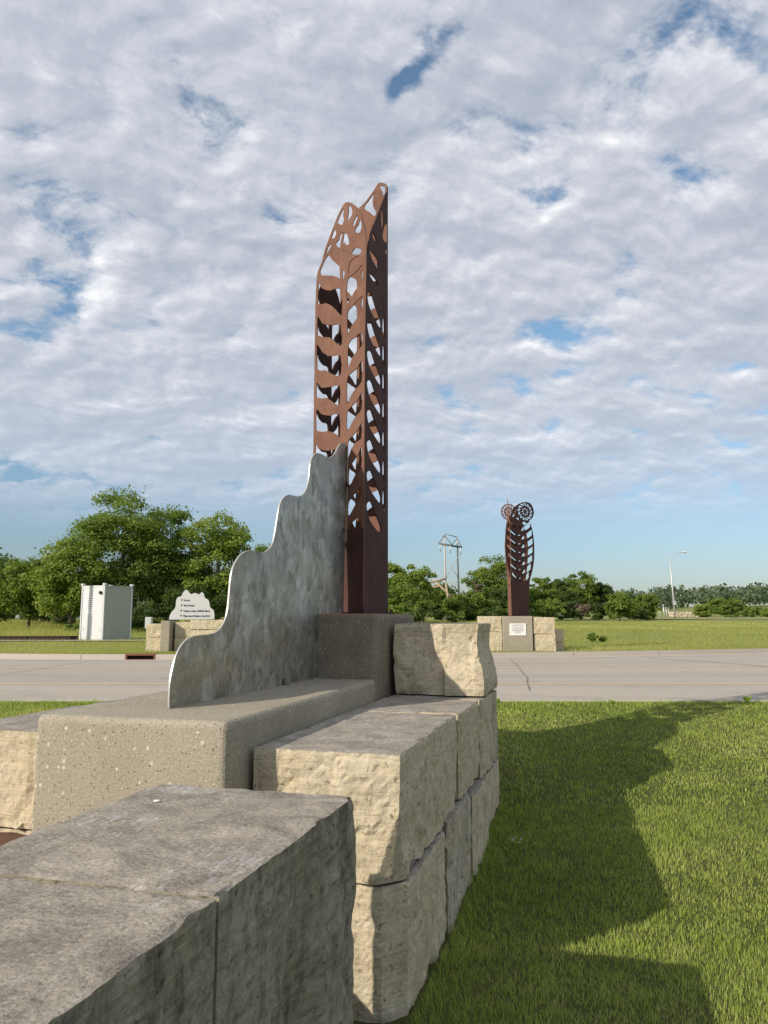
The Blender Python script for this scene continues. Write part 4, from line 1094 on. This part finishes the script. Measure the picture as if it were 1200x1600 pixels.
# ---------------------------------------------------------------- cars far left
def car(x, y, rz, mat, label, z):
    t = thing('parked_car', label, 'car', (x, y, z), rz, 'cars parked beyond the trees')
    prof = [(-2.2, .35), (-2.2, .75), (-1.95, .92), (-1.35, .98), (-.75, 1.40), (.65, 1.42), (1.25, 1.0), (1.95, .88), (2.2, .68), (2.2, .35)]
    V = [(a, -.85, b) for a, b in prof] + [(a, .85, b) for a, b in prof]; n = len(prof)
    F = [tuple(range(n)), tuple(range(2*n-1, n-1, -1))] + [(i, i+n, (i+1) % n+n, (i+1) % n) for i in range(n)]
    link('body', pymesh('body', V, F), mat, t)
    for sgn in (-1, 1):
        yy = .858*sgn
        link('side_window', pymesh('side_window', [(-1.2, yy, 1.0), (-.72, yy, 1.33), (.60, yy, 1.35), (1.08, yy, 1.0)], [(0, 1, 2, 3)]), MAT['glass'], t)
    for xx in (-1.35, 1.35):
        for yy in (-.80, .80):
            b = bmesh.new(); bmesh.ops.create_cone(b, cap_ends=True, segments=14, radius1=.33, radius2=.33, depth=.2, matrix=Matrix.Rotation(R_(90), 4, 'X'))
            w = link('wheel', bm_me('wheel', b), MAT['tyre'], t, loc=(xx, yy, .33))
car(-37.0, 82, R_(4), MAT['car_silver'], 'silver parked car half hidden by trunks at far left', 1.3)
car(-33.5, 84, R_(-3), MAT['car_blue'], 'dark grey-blue parked car right of the silver one under the trees', 1.3)
car(19.3*2.1, 112*2.0, R_(70), MAT['car_blue'], 'tiny dark car on the distant road beside the lamp post', 1.6)

# ---------------------------------------------------------------- trees
def make_tree(name, label, x, y, h, rx, seed, mat='leaf', leaf=0.16, n=9000, crown_base=0.18, K=46, ry=None, group=None,
              trunk_r=None, lean=0.0, dens_in=0.25, cat='tree', spread=1.0):
    r = np.random.default_rng(seed)
    zb = float(gh(x, y))
    ry = ry or rx
    t = thing(name, label, cat, (x, y, zb), 0, group)
    cb_ = h*crown_base
    # clump centres inside an egg-shaped volume, pushed outwards
    cs = []
    while len(cs) < K:
        q = r.uniform(-1, 1, 3)
        d = np.linalg.norm(q)
        if d > 1 or d < 0.25: continue
        w = 1.0 if q[2] < 0.1 else math.sqrt(max(0.05, 1-(q[2]-.1)**2*1.05))
        cs.append((q[0]*rx*.95, q[1]*ry*.95, cb_+(h-cb_)*(.48+.46*q[2])))
    cs = np.array(cs)
    cs[:, 0] += lean*(cs[:, 2]/h)
    cr = r.uniform(.12, .30, K)*min(rx, (h-cb_)*.6)*1.25
    n = int(n*1.75); leaf = leaf*.82; ci = r.integers(0, K, n)
    dirs = r.normal(size=(n, 3)); dirs /= np.linalg.norm(dirs, axis=1)[:, None]
    dirs[:, 2] = np.where(dirs[:, 2] < -.3, -dirs[:, 2]*.5, dirs[:, 2])
    rad = cr[ci]*(r.uniform(dens_in, 1, n)**.45)*np.where(r.random(n) < .10, r.uniform(1.0, 1.5, n), 1.0)
    cs[:, 2] -= (rx > 1.5)*.04*h; pos = cs[ci] + dirs*rad[:, None]*np.array([1.05, 1.05, .95])*spread
    ok = (pos[:, 2] > cb_*.55)
    pos = pos[ok]; ci = ci[ok]; dirs = dirs[ok]; m = len(pos)
    # quads: normals between outward and random
    nr = dirs*.7 + r.normal(size=(m, 3))*.55 + np.array([0, 0, .35]); nr /= np.linalg.norm(nr, axis=1)[:, None]
    a = np.cross(nr, r.normal(size=(m, 3))); a /= np.linalg.norm(a, axis=1)[:, None]; b = np.cross(nr, a)
    s = leaf*r.uniform(.55, 1.25, m)[:, None]
    V = np.stack([pos-a*s*.9, pos-b*s*.45, pos+a*s*.9, pos+b*s*.45], 1).reshape(-1, 3)
    F = np.arange(4*m).reshape(m, 4)
    ctint = r.uniform(.18, .82, K)
    tint = np.clip(ctint[ci]*.7 + r.uniform(0, .42, m) - .05, 0, 1)
    cr_o = link('crown', npmesh('crown', V, F, np.repeat(tint, 4)), MAT[mat], t)
    # trunk and limbs
    tr_ = trunk_r or h*.022
    fork = cb_ + (h-cb_)*.12
    top = cb_ + (h-cb_)*.78
    lst = [([(0, 0, -.2), (.05*rx*.2, 0, fork*.5), (0, .05, fork), (lean*.3, 0, (fork+top)/2), (lean*.7, 0, top)], [tr_*1.35, tr_, tr_*.85, tr_*.5, tr_*.12], 8)]
    pick = r.permutation(K)[:min(K, 14)]
    for k_ in pick:
        c = cs[k_]; z0 = fork*.8 + (min(c[2], top)-fork*.8)*.35
        p0 = Vector((0, 0, max(.3, min(z0, top)))); p2 = Vector(tuple(c)); pm = (p0+p2)/2 + Vector((0, 0, -.08*h*r.random()))
        lst.append(([p0, pm, p2], [tr_*.42, tr_*.25, tr_*.06], 5))
    join_tubes('trunk', lst, MAT['bark'], t)
    return t

def at(px, Y):            # where the sight line through image column px meets distance Y
    return (px-600)/1180*Y/1.0095*1.0
def toph(py, Y):
    return EYE + (963-py)/1180*Y*1.01

TREES = [
 # px, top py, half-width px, Y, mat, n, leaf, base, label
 (188, 770, 78, 50, 'leaf', 20000, .15, .10, 'tallest spreading green tree at left, behind the white container'),
 (262, 792, 60, 53, 'leaf', 13000, .16, .08, 'dense green tree behind the direction sign'),
 (338, 797, 62, 51, 'leaf_bright', 13000, .16, .06, 'yellow-green tree right of the tallest one, behind the sign wall'),
 (110, 842, 55, 47, 'leaf_bright', 12000, .15, .14, 'lower bright green tree left of the white container'),
 (45, 876, 55, 49, 'leaf', 9000, .16, .20, 'low green tree near the left picture edge'),
 (-20, 868, 60, 62, 'leaf_dark', 8000, .20, .10, 'dark tree cut by the left picture edge'),
 (85, 900, 60, 72, 'leaf_dark', 8000, .22, .04, 'dark low tree in shade behind the parked cars'),
 (20, 880, 60, 95, 'leaf_dark', 7000, .30, .04, 'far dark tree at the left edge behind the nearer ones'),
 (415, 843, 38, 78, 'leaf', 6000, .22, .06, 'rounded green tree showing above the second scallop of the plate'),
 (470, 860, 45, 80, 'leaf_dark', 1500, .22, .06, 'green tree mostly hidden by the steel plate'),
 (545, 868, 45, 80, 'leaf', 1500, .22, .06, 'green tree hidden behind the tower base'),
 (612, 880, 34, 76, 'leaf_bright', 9000, .19, .04, 'bright green tree just right of the rusty tower'),
 (652, 882, 32, 78, 'leaf_bright', 9000, .19, .04, 'bright green tree left of the high power-line frame'),
 (630, 915, 40, 70, 'leaf', 7000, .18, .02, 'bushy tree low behind the wall beside the tower'),
 (690, 912, 26, 96, 'leaf_dark', 4500, .24, .03, 'grey-green tree directly behind the power-line frame'),
 (766, 868, 36, 92, 'leaf', 9000, .21, .08, 'tall round tree left of the far sculpture'),
 (733, 925, 36, 84, 'leaf', 7000, .19, .01, 'low bushy tree at the foot of the power-line frame'),
 (792, 915, 30, 88, 'leaf_dark', 6000, .20, .02, 'dark bushy tree behind the far sculpture'),
 (848, 899, 24, 98, 'leaf', 6000, .22, .03, 'green tree just right of the far sculpture'),
 (876, 906, 24, 104, 'leaf_dark', 5500, .23, .03, 'dark green tree second from the far sculpture on the right'),
 (907, 894, 26, 110, 'leaf', 6000, .24, .03, 'highest tree of the row right of the far sculpture'),
 (940, 906, 24, 112, 'leaf_dark', 5500, .24, .03, 'dark flat-topped tree beside the highest one of the right row'),
 (968, 925, 22, 96, 'leaf', 5500, .21, .02, 'rounded shrubby tree in front of the right row'),
 (990, 930, 18, 110, 'leaf_dark', 4500, .23, .02, 'dark tree between the rounded tree and the last of the row'),
 (1012, 926, 17, 104, 'leaf', 5500, .21, .02, 'last rounded tree of the row, just left of the lamp post'),
 (1135, 935, 26, 190, 'leaf', 6000, .36, .02, 'round field tree right of the lamp post'),
 (1104, 944, 20, 200, 'leaf_bright', 4000, .38, .02, 'paler tree just left of the round field tree'),
 (1178, 948, 20, 200, 'leaf', 4000, .38, .02, 'green tree toward the right picture edge'),
 (1206, 950, 16, 150, 'leaf_bright', 4000, .30, .02, 'bright tree cut by the right picture edge'),
]
for i, (px, py, hw, Y, mt, n, lf, cbs, lab) in enumerate(TREES):
    x = at(px, Y); zb = float(gh(x, Y)); h = (toph(py, Y)-zb)*1.05; hw *= 1.08
    make_tree('broadleaf_tree', lab, x, Y, h, hw/1180*Y, 100+i, mt, lf, n, cbs, K=54+int(hw*.9), ry=hw/1180*Y*.9)
# dense understorey bushes closing the gaps under the crowns
BUSH = [
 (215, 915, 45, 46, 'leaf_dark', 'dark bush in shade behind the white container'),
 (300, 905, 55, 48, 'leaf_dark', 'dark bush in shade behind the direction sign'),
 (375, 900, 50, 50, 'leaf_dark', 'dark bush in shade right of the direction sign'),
 (115, 975, 14, 42, 'leaf', 'small leafy bush left of the container foot'),
 (105, 925, 34, 60, 'leaf_dark', 'dark bush between the trunks at far left'),
 (455, 905, 50, 62, 'leaf_dark', 'bush hidden behind the steel plate'),
 (655, 940, 30, 66, 'leaf_dark', 'dark bush low behind the top wall block'),
 (700, 950, 26, 74, 'leaf', 'low bush around the foot of the leaning pole'),
 (770, 945, 28, 78, 'leaf_dark', 'dark bush left of the plaque pedestal'),
 (858, 935, 22, 90, 'leaf', 'bush at the foot of the tree right of the far sculpture'),
 (905, 935, 20, 100, 'leaf_brown', 'brownish dry bush in the right tree row'),
 (885, 940, 18, 92, 'leaf_dark', 'dark bush left of the dry brown one'),
 (932, 940, 20, 98, 'leaf_dark', 'dark bush right of the dry brown one'),
 (1000, 948, 16, 100, 'leaf_dark', 'dark bush at the end of the right tree row'),
 (742, 905, 11, 88, 'leaf_brown', 'bare brown shrub top left of the round tree'),
 (1160, 957, 26, 170, 'leaf', 'low bushes along the distant road'),
 (925, 988, 9, 31.5, 'leaf', 'bushy green weed growing in the mown field'),
 (941, 992, 6, 31.8, 'leaf', 'smaller green weed right of the bushy one in the field'),
 (135, 985, 12, 38, 'leaf', 'weedy clump beside the dark edging'),
]
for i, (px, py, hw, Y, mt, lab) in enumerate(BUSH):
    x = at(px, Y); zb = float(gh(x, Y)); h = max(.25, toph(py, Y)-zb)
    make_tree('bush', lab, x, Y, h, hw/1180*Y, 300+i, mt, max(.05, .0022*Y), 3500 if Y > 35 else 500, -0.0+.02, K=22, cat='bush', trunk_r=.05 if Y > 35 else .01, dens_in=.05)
# thin bare-stemmed trees at far left
# far woodland on the rising ground
def far_woods():
    r = np.random.default_rng(5)
    n = 80000
    bx = r.uniform(-420, 560, 900); by = r.uniform(330, 520, 900)
    by = np.where(bx < 60, r.uniform(260, 420, 900), by)
    bh = r.uniform(7, 12, 900); br = r.uniform(5, 9, 900)
    ci = r.integers(0, 900, n)
    d = r.normal(size=(n, 3)); d /= np.linalg.norm(d, axis=1)[:, None]; d[:, 2] = np.abs(d[:, 2])*1.25-.45
    z0 = gh(bx, by)
    d[:, 2] = np.where(r.random(n) < .4, -np.abs(d[:, 2])*1.1, d[:, 2])
    pos = np.stack([bx[ci], by[ci], z0[ci]+bh[ci]*.42], 1) + d*np.stack([br[ci], br[ci], bh[ci]*.65], 1)*r.uniform(.7, 1.05, n)[:, None]
    nr = d*.8+r.normal(size=(n, 3))*.5; nr /= np.linalg.norm(nr, axis=1)[:, None]
    a = np.cross(nr, r.normal(size=(n, 3))); a /= np.linalg.norm(a, axis=1)[:, None]; b = np.cross(nr, a)
    s = r.uniform(.7, 1.6, n)[:, None]
    V = np.stack([pos-a*s, pos-b*s*.6, pos+a*s, pos+b*s*.6], 1).reshape(-1, 3)
    ct = r.uniform(.1, .9, 900)
    o = link('far_woods', npmesh('far_woods', V, np.arange(4*n).reshape(n, 4), np.repeat(np.clip(ct[ci]*.7+r.uniform(0, .3, n), 0, 1), 4)), MAT['leaf_hazed'])
    props(o, 'haze-tinted green woodland covering the low hill on the horizon', 'woods', kind='stuff')
far_woods()

# ---------------------------------------------------------------- power line frame and poles
def ppt(px, py, Y): return Vector((at(px, Y), Y, toph(py, Y)))
hf = thing('power_line_frame', 'tall double-pole power line frame with braced crossarm above the trees', 'power pole', (0, 0, 0))
Yh = 100
p1, p2 = ppt(697, 970, Yh), ppt(718, 966, Yh+1.5)
t1, t2 = ppt(696, 836, Yh), ppt(716, 841, Yh+1.5)
join_tubes('pole', [([p1, t1], [.15, .10], 8)], MAT['wood_pole'], hf)
join_tubes('pole', [([p2, t2], [.15, .10], 8)], MAT['wood_pole'], hf)
join_tubes('crossarm', [([ppt(687, 851, Yh-.3), ppt(723, 857, Yh+.7)], [.14, .14], 6)], MAT['pole_grey'], hf)
for a, b in (((696, 838), (686.5, 851)), ((696, 838), (708, 854)), ((716, 843), (706, 854)), ((716, 843), (723, 857)), ((696, 836), (716, 841))):
    join_tubes('brace', [([ppt(*a, Yh-.1), ppt(*b, Yh-.1)], [.055, .055], 5)], MAT['pole_grey'], hf)
for a, b in (((697, 872), (717, 905)), ((717, 872), (697, 905)), ((697, 925), (717, 908)), ((697, 905), (717, 925))):
    join_tubes('cross_brace', [([ppt(*a, Yh), ppt(*b, Yh)], [.045, .045], 5)], MAT['wood_pole'], hf)
for a in ((689, 852), (705, 854), (721, 857)):
    join_tubes('insulator', [([ppt(*a, Yh-.3), ppt(a[0], a[1]+12, Yh-.3)], [.07, .07], 6)], MAT['galv'], hf)
lp_ = thing('leaning_pole', 'leaning tan timber pole with two crossarms beside the power line frame', 'power pole', (0, 0, 0))
Yl = 88
join_tubes('pole', [([ppt(706, 974, Yl), ppt(700, 932, Yl), ppt(697, 912, Yl)], [.17, .15, .13], 7)], MAT['tan_wood'], lp_)
join_tubes('crossarm', [([ppt(672, 911, Yl), ppt(697, 905.5, Yl)], [.13, .13], 5)], MAT['tan_wood'], lp_)
join_tubes('crossarm', [([ppt(672.5, 919, Yl), ppt(693, 916.5, Yl)], [.13, .13], 5)], MAT['tan_wood'], lp_)
join_tubes('diagonal_strut', [([ppt(682, 911, Yl), ppt(713, 940, Yl)], [.13, .13], 5)], MAT['tan_wood'], lp_)

sl = thing('street_lamp', 'tall grey street lamp with one arm standing in the field at right', 'street lamp', (0, 0, 0))
Ys = 105
join_tubes('lamp_post', [([ppt(1055, 968, Ys), ppt(1053, 920, Ys), ppt(1051.5, 876, Ys)], [.15, .12, .08], 8)], MAT['galv'], sl)
join_tubes('lamp_arm', [([ppt(1051.5, 877, Ys), ppt(1056, 870, Ys), ppt(1064, 866.5, Ys), ppt(1071, 865.5, Ys)], [.05, .045, .04, .04], 6)], MAT['galv'], sl)
b = bmesh.new(); bmesh.ops.create_uvsphere(b, u_segments=12, v_segments=8, radius=.5)
hd = link('lamp_head', bm_me('lamp_head', b, True), MAT['white_paint'], sl, loc=ppt(1074.5, 864.5, Ys)); hd.scale = (.85, .45, .26)
bx_ = box('control_box', MAT['galv'], sl, -.2, .2, -.15, .15, 0, .6); q = ppt(1055, 946, Ys-.3); bx_.location = q
POLES = [(1032.5, 968, 1029.5, 940, 150, 'nearest short leaning pole left of the street lamp'), (1038.5, 967, 1037, 945, 175, 'second short pole left of the street lamp'),
         (1042.5, 966, 1041, 949, 200, 'third short pole left of the street lamp'), (1046, 966, 1045, 951, 225, 'fourth and smallest pole left of the street lamp')]
for a, b_, c, d, Yp, lab in POLES:
    u = thing('utility_pole', lab, 'utility pole', (0, 0, 0), 0, 'short poles receding along the distant road')
    join_tubes('pole', [([ppt(a, b_, Yp), ppt(c, d, Yp)], [.17, .13], 7)], MAT['galv'], u)
    join_tubes('crossarm', [([ppt(c-1.5, d+2, Yp-.3), ppt(c+1.5, d+2, Yp-.3)], [.08, .08], 5)], MAT['galv'], u)
# distant road with bank of bare earth and machine
dr2 = link('far_road', pymesh('far_road', [(36, 112, 1.59), (200, 118, 1.80), (200, 124, 1.82), (36, 119, 1.62)], [(0, 1, 2, 3)]), MAT['road']); props(dr2, kind='structure')
eb = stone_mesh('earth_bank', -4.5, 4.5, -3, 3, 0, 1.9, res=.5, seed=77, amp=.5, chip=0)
ebo = link('earth_bank', eb, MAT['bare_earth'], loc=(85, 212, 1.2)); props(ebo, 'pale bank of bare earth beside the distant road', 'earth bank')
mc = thing('excavator', 'tiny orange construction machine in front of the distant earth bank', 'machine', (86.5, 206, 1.4), R_(15))
mc.scale = (.7, .7, .7)
box('machine_body', MAT['orange'], mc, -1.6, 1.4, -1, 1, .8, 2.2, .15, 1)
box('machine_cab', MAT['orange'], mc, -.3, .9, -.6, .6, 2.21, 3.0, .1, 1)
box('machine_track', MAT['tyre'], mc, -1.8, 1.6, -1.2, 1.2, 0, .79, .2, 1)
join_tubes('machine_boom', [([(1.2, 0, 1.6), (2.8, 0, 3.2), (4.2, 0, 1.4)], [.22, .18, .12], 6)], MAT['orange'], mc)

# ---------------------------------------------------------------- grass
def blades(name, x, y, zg, hgt, wid, tint, r, mat, label, curve=.5, tri=False):
    n = len(x)
    az = r.uniform(0, 2*np.pi, n); dx, dy = np.cos(az), np.sin(az)
    bx, by = -dy, dx
    ln = r.normal(0, .42, n)*hgt; ln2 = ln*1.9 + r.normal(0, .2, n)*hgt
    base = np.stack([x, y, zg-.004], 1)
    w = wid[:, None]*.5
    sd_ = np.stack([dx, dy, np.zeros(n)], 1)
    bd = np.stack([bx, by, np.zeros(n)], 1)
    up = np.array([0, 0, 1.0])
    if tri:
        tip = base + up*hgt[:, None] + bd*ln[:, None]
        V = np.stack([base-sd_*w, base+sd_*w, tip], 1).reshape(-1, 3)
        F = np.arange(3*n).reshape(n, 3); rep = 3
        me = npmesh(name, V, F, np.repeat(tint, 3))
    else:
        mid = base + up*(hgt*.58)[:, None] + bd*(ln*.55)[:, None]
        tip = base + up*hgt[:, None] + bd*(ln2*.75)[:, None]
        V = np.stack([base-sd_*w, base+sd_*w, mid+sd_*w*.75, mid-sd_*w*.75, tip], 1).reshape(-1, 3)
        i = np.arange(n)*5
        F = np.concatenate([np.stack([i, i+1, i+2], 1), np.stack([i, i+2, i+3], 1), np.stack([i+3, i+2, i+4], 1)])
        me = npmesh(name, V, F, np.repeat(tint, 5))
    o = link(name, me, MAT[mat]); props(o, label, 'grass', kind='stuff')
    return o
def vnoise(x, y, sc, seed):
    r = np.random.default_rng(seed); g = r.random((64, 64))
    u = (x*sc) % 63; v = (y*sc) % 63
    i, j = u.astype(int), v.astype(int); fu, fv = u-i, v-j
    fu = fu*fu*(3-2*fu); fv = fv*fv*(3-2*fv)
    i2, j2 = (i+1) % 64, (j+1) % 64
    return (g[i, j]*(1-fu)+g[i2, j]*fu)*(1-fv)+(g[i, j2]*(1-fu)+g[i2, j2]*fu)*fv
def clear(x, y, pad=0.0):
    """keep grass off the walls, the base and the mulch"""
    s = (x-OO[0])*E1[0]+(y-OO[1])*E1[1]; t = (x-OO[0])*E2[0]+(y-OO[1])*E2[1]
    inside = (t < 0.03+pad) & (t > -2.9) & (s > -3.3) & (s < 3.62)
    bed_ = (t < -0.7) & (s < 0.4)
    ml_ = (t < -1.1) & (t > -2.8) & (s > 2.4) & (s < 3.9)
    return ~(inside | bed_ | ml_)
def lawn_grass():
    r = np.random.default_rng(21)
    zones = [((-.6, 3.8), (2.0, 4.6), 13000), ((-.2, 5.2), (4.6, 7.0), 9000), ((-6.5, 7.6), (7.0, 11.35), 3900)]
    xa, ya, wa = [], [], []
    for (x0, x1), (y0, y1), dn in zones:
        n = int((x1-x0)*(y1-y0)*dn)
        x = r.uniform(x0, x1, n); y = r.uniform(y0, y1, n)
        ok = clear(x, y) & (np.abs(x) < y*.60+.6)
        x, y = x[ok], y[ok]
        clump = vnoise(x, y, 9, 3)*.6+vnoise(x, y, 23, 4)*.4
        ok = r.random(len(x)) < .35+clump*.9
        xa.append(x[ok]); ya.append(y[ok]); wa.append(np.full(ok.sum(), 0.0019 if y0 < 4 else (.0024 if y0 < 6 else .0040)))
    x = np.concatenate(xa); y = np.concatenate(ya); w = np.concatenate(wa)
    s = (x-OO[0])*E1[0]+(y-OO[1])*E1[1]; t = (x-OO[0])*E2[0]+(y-OO[1])*E2[1]
    clump = vnoise(x, y, 3.1, 8)*.5+vnoise(x, y, 11, 9)*.5
    edge = np.exp(-np.maximum(0, t)/.12)*(s < 3.7)+np.exp(-np.abs(y-11.25)/.18)*.9
    h = (.018+.026*clump)*r.uniform(.55, 1.35, len(x))*(1+1.5*edge*r.random(len(x)))*np.where(r.random(len(x)) < .012, 1.9, 1.0)
    patch = vnoise(x, y, .9, 12)*.55+vnoise(x, y, 4.2, 13)*.45
    tint = np.clip(.24+.48*patch+r.normal(0, .12, len(x)), 0, 1)
    dry = r.random(len(x)) < .07+.20*np.clip(patch-.45, 0, 1)*2
    tint = np.where(dry, r.uniform(.75, 1, len(x)), tint)
    z = gh(x, y)
    blades('lawn_grass', x, y, z, h, w, tint, r, 'blade', 'mown green lawn right of the wall and up to the road')
lawn_grass()
def field_grass():
    r = np.random.default_rng(31)
    n = 240000
    y = 23 + 62*r.random(n)**1.9; x = (r.uniform(-.62, .62, n))*y
    ky = kerb_y(x); ok = (y > ky+.20)
    # keep off monuments
    ok &= ~((y > 24.4) & (y < 26.1) & (((x > 2.3) & (x < 6.0)) | ((x > -7.75) & (x < -4.0))))
    x, y = x[ok], y[ok]
    sc = y/28
    patch = vnoise(x, y, .16, 5)*.6+vnoise(x, y, .7, 6)*.4
    h = (.05+.08*patch)*r.uniform(.5, 1.4, len(x))*sc**.35
    mown = (x < -5) & (y < 33)
    h = np.where(mown, h*.6, h)
    tall = (x < -14) & (y > 34)
    h = np.where(tall, h*3.0, h)
    tint = np.clip(.15+.75*patch+r.normal(0, .13, len(x)), 0, 1)
    tint = np.where(mown, tint*.8, tint)
    blades('field_grass', x, y, gh(x, y), h, .011*sc**1.1*1.1, tint, r, 'meadow', 'yellowish rough grass of the field beyond the road', tri=True)
field_grass()
# weeds along the near road edge
def weed(x, y, h, seed, lab, n=26, flower=False):
    r = np.random.default_rng(seed); zb = float(gh(x, y))
    t = thing('weed', lab, 'weed', (x, y, zb))
    V, F, k = [], [], 0
    for i in range(n):
        a = r.uniform(0, 6.28); l = h*r.uniform(.5, 1); out = l*r.uniform(.2, .7); w = .012
        p = np.array([out*math.cos(a), out*math.sin(a), l*.8]); q = np.array([-math.sin(a), math.cos(a), 0])*w
        V += [-q*.4, q*.4, p*.6+q+[0, 0, l*.12], p, p*.6-q+[0, 0, l*.12]]
        F.append((k, k+1, k+2, k+3, k+4)); k += 5
    me = pymesh('leaves', [tuple(v) for v in V], F)
    at_ = me.attributes.new('tint', 'FLOAT', 'POINT'); at_.data.foreach_set('value', r.uniform(.1, .6, len(V)).astype(np.float32))
    link('leaves', me, MAT['blade'], t)
    if flower:
        b = bmesh.new(); bmesh.ops.create_icosphere(b, subdivisions=1, radius=.005); fm_ = bm_me('flower_head', b)
        for i in range(7):
            link('flower_head', fm_, MAT['flower'], t, loc=(r.uniform(-.04, .04), r.uniform(-.04, .04), h*.9+r.uniform(-.01, .02)))
weed(5.25, 11.2, .17, 1, 'tall spiky weed at the road edge, left of its twin', 40)
weed(5.75, 11.15, .13, 2, 'shorter weed at the road edge, right of the tall spiky one', 30)
weed(1.65, 11.2, .11, 3, 'small weed at the road edge right of the stone wall', 30)
weed(3.3, 11.2, .09, 4, 'low broad weed at the road edge halfway to the right', 26)
weed(1.02, 6.1, .06, 5, 'small white-flowered weed at the foot of the wall', 16, True)
# fallen stick on the lawn at right
stx = thing('fallen_stick', 'pale fallen stick lying in the grass at the right edge', 'stick', (5.35, 10.1, float(gh(5.35, 10.1))+.06))
join_tubes('stick_wood', [([(-.35, 0, 0), (0, .03, .015), (.6, -.05, 0)], [.018, .016, .008], 6)], MAT['tan_wood'], stx)

# small pale droppings / pebble on the near wall
pb = bmesh.new(); bmesh.ops.create_icosphere(pb, subdivisions=2, radius=.009)
pbo = link('pebble', bm_me('pebble', pb, True), MAT['plaque'], loc=(*W(-1.12, -.60), 1.205)); props(pbo, 'tiny white pebble lying on top of the near dark wall', 'pebble')
pbo.scale = (1.4, 1, .4)

print('objects', len(bpy.data.objects), 'tris', sum(len(m.loops)-2*len(m.polygons) for m in bpy.data.meshes))
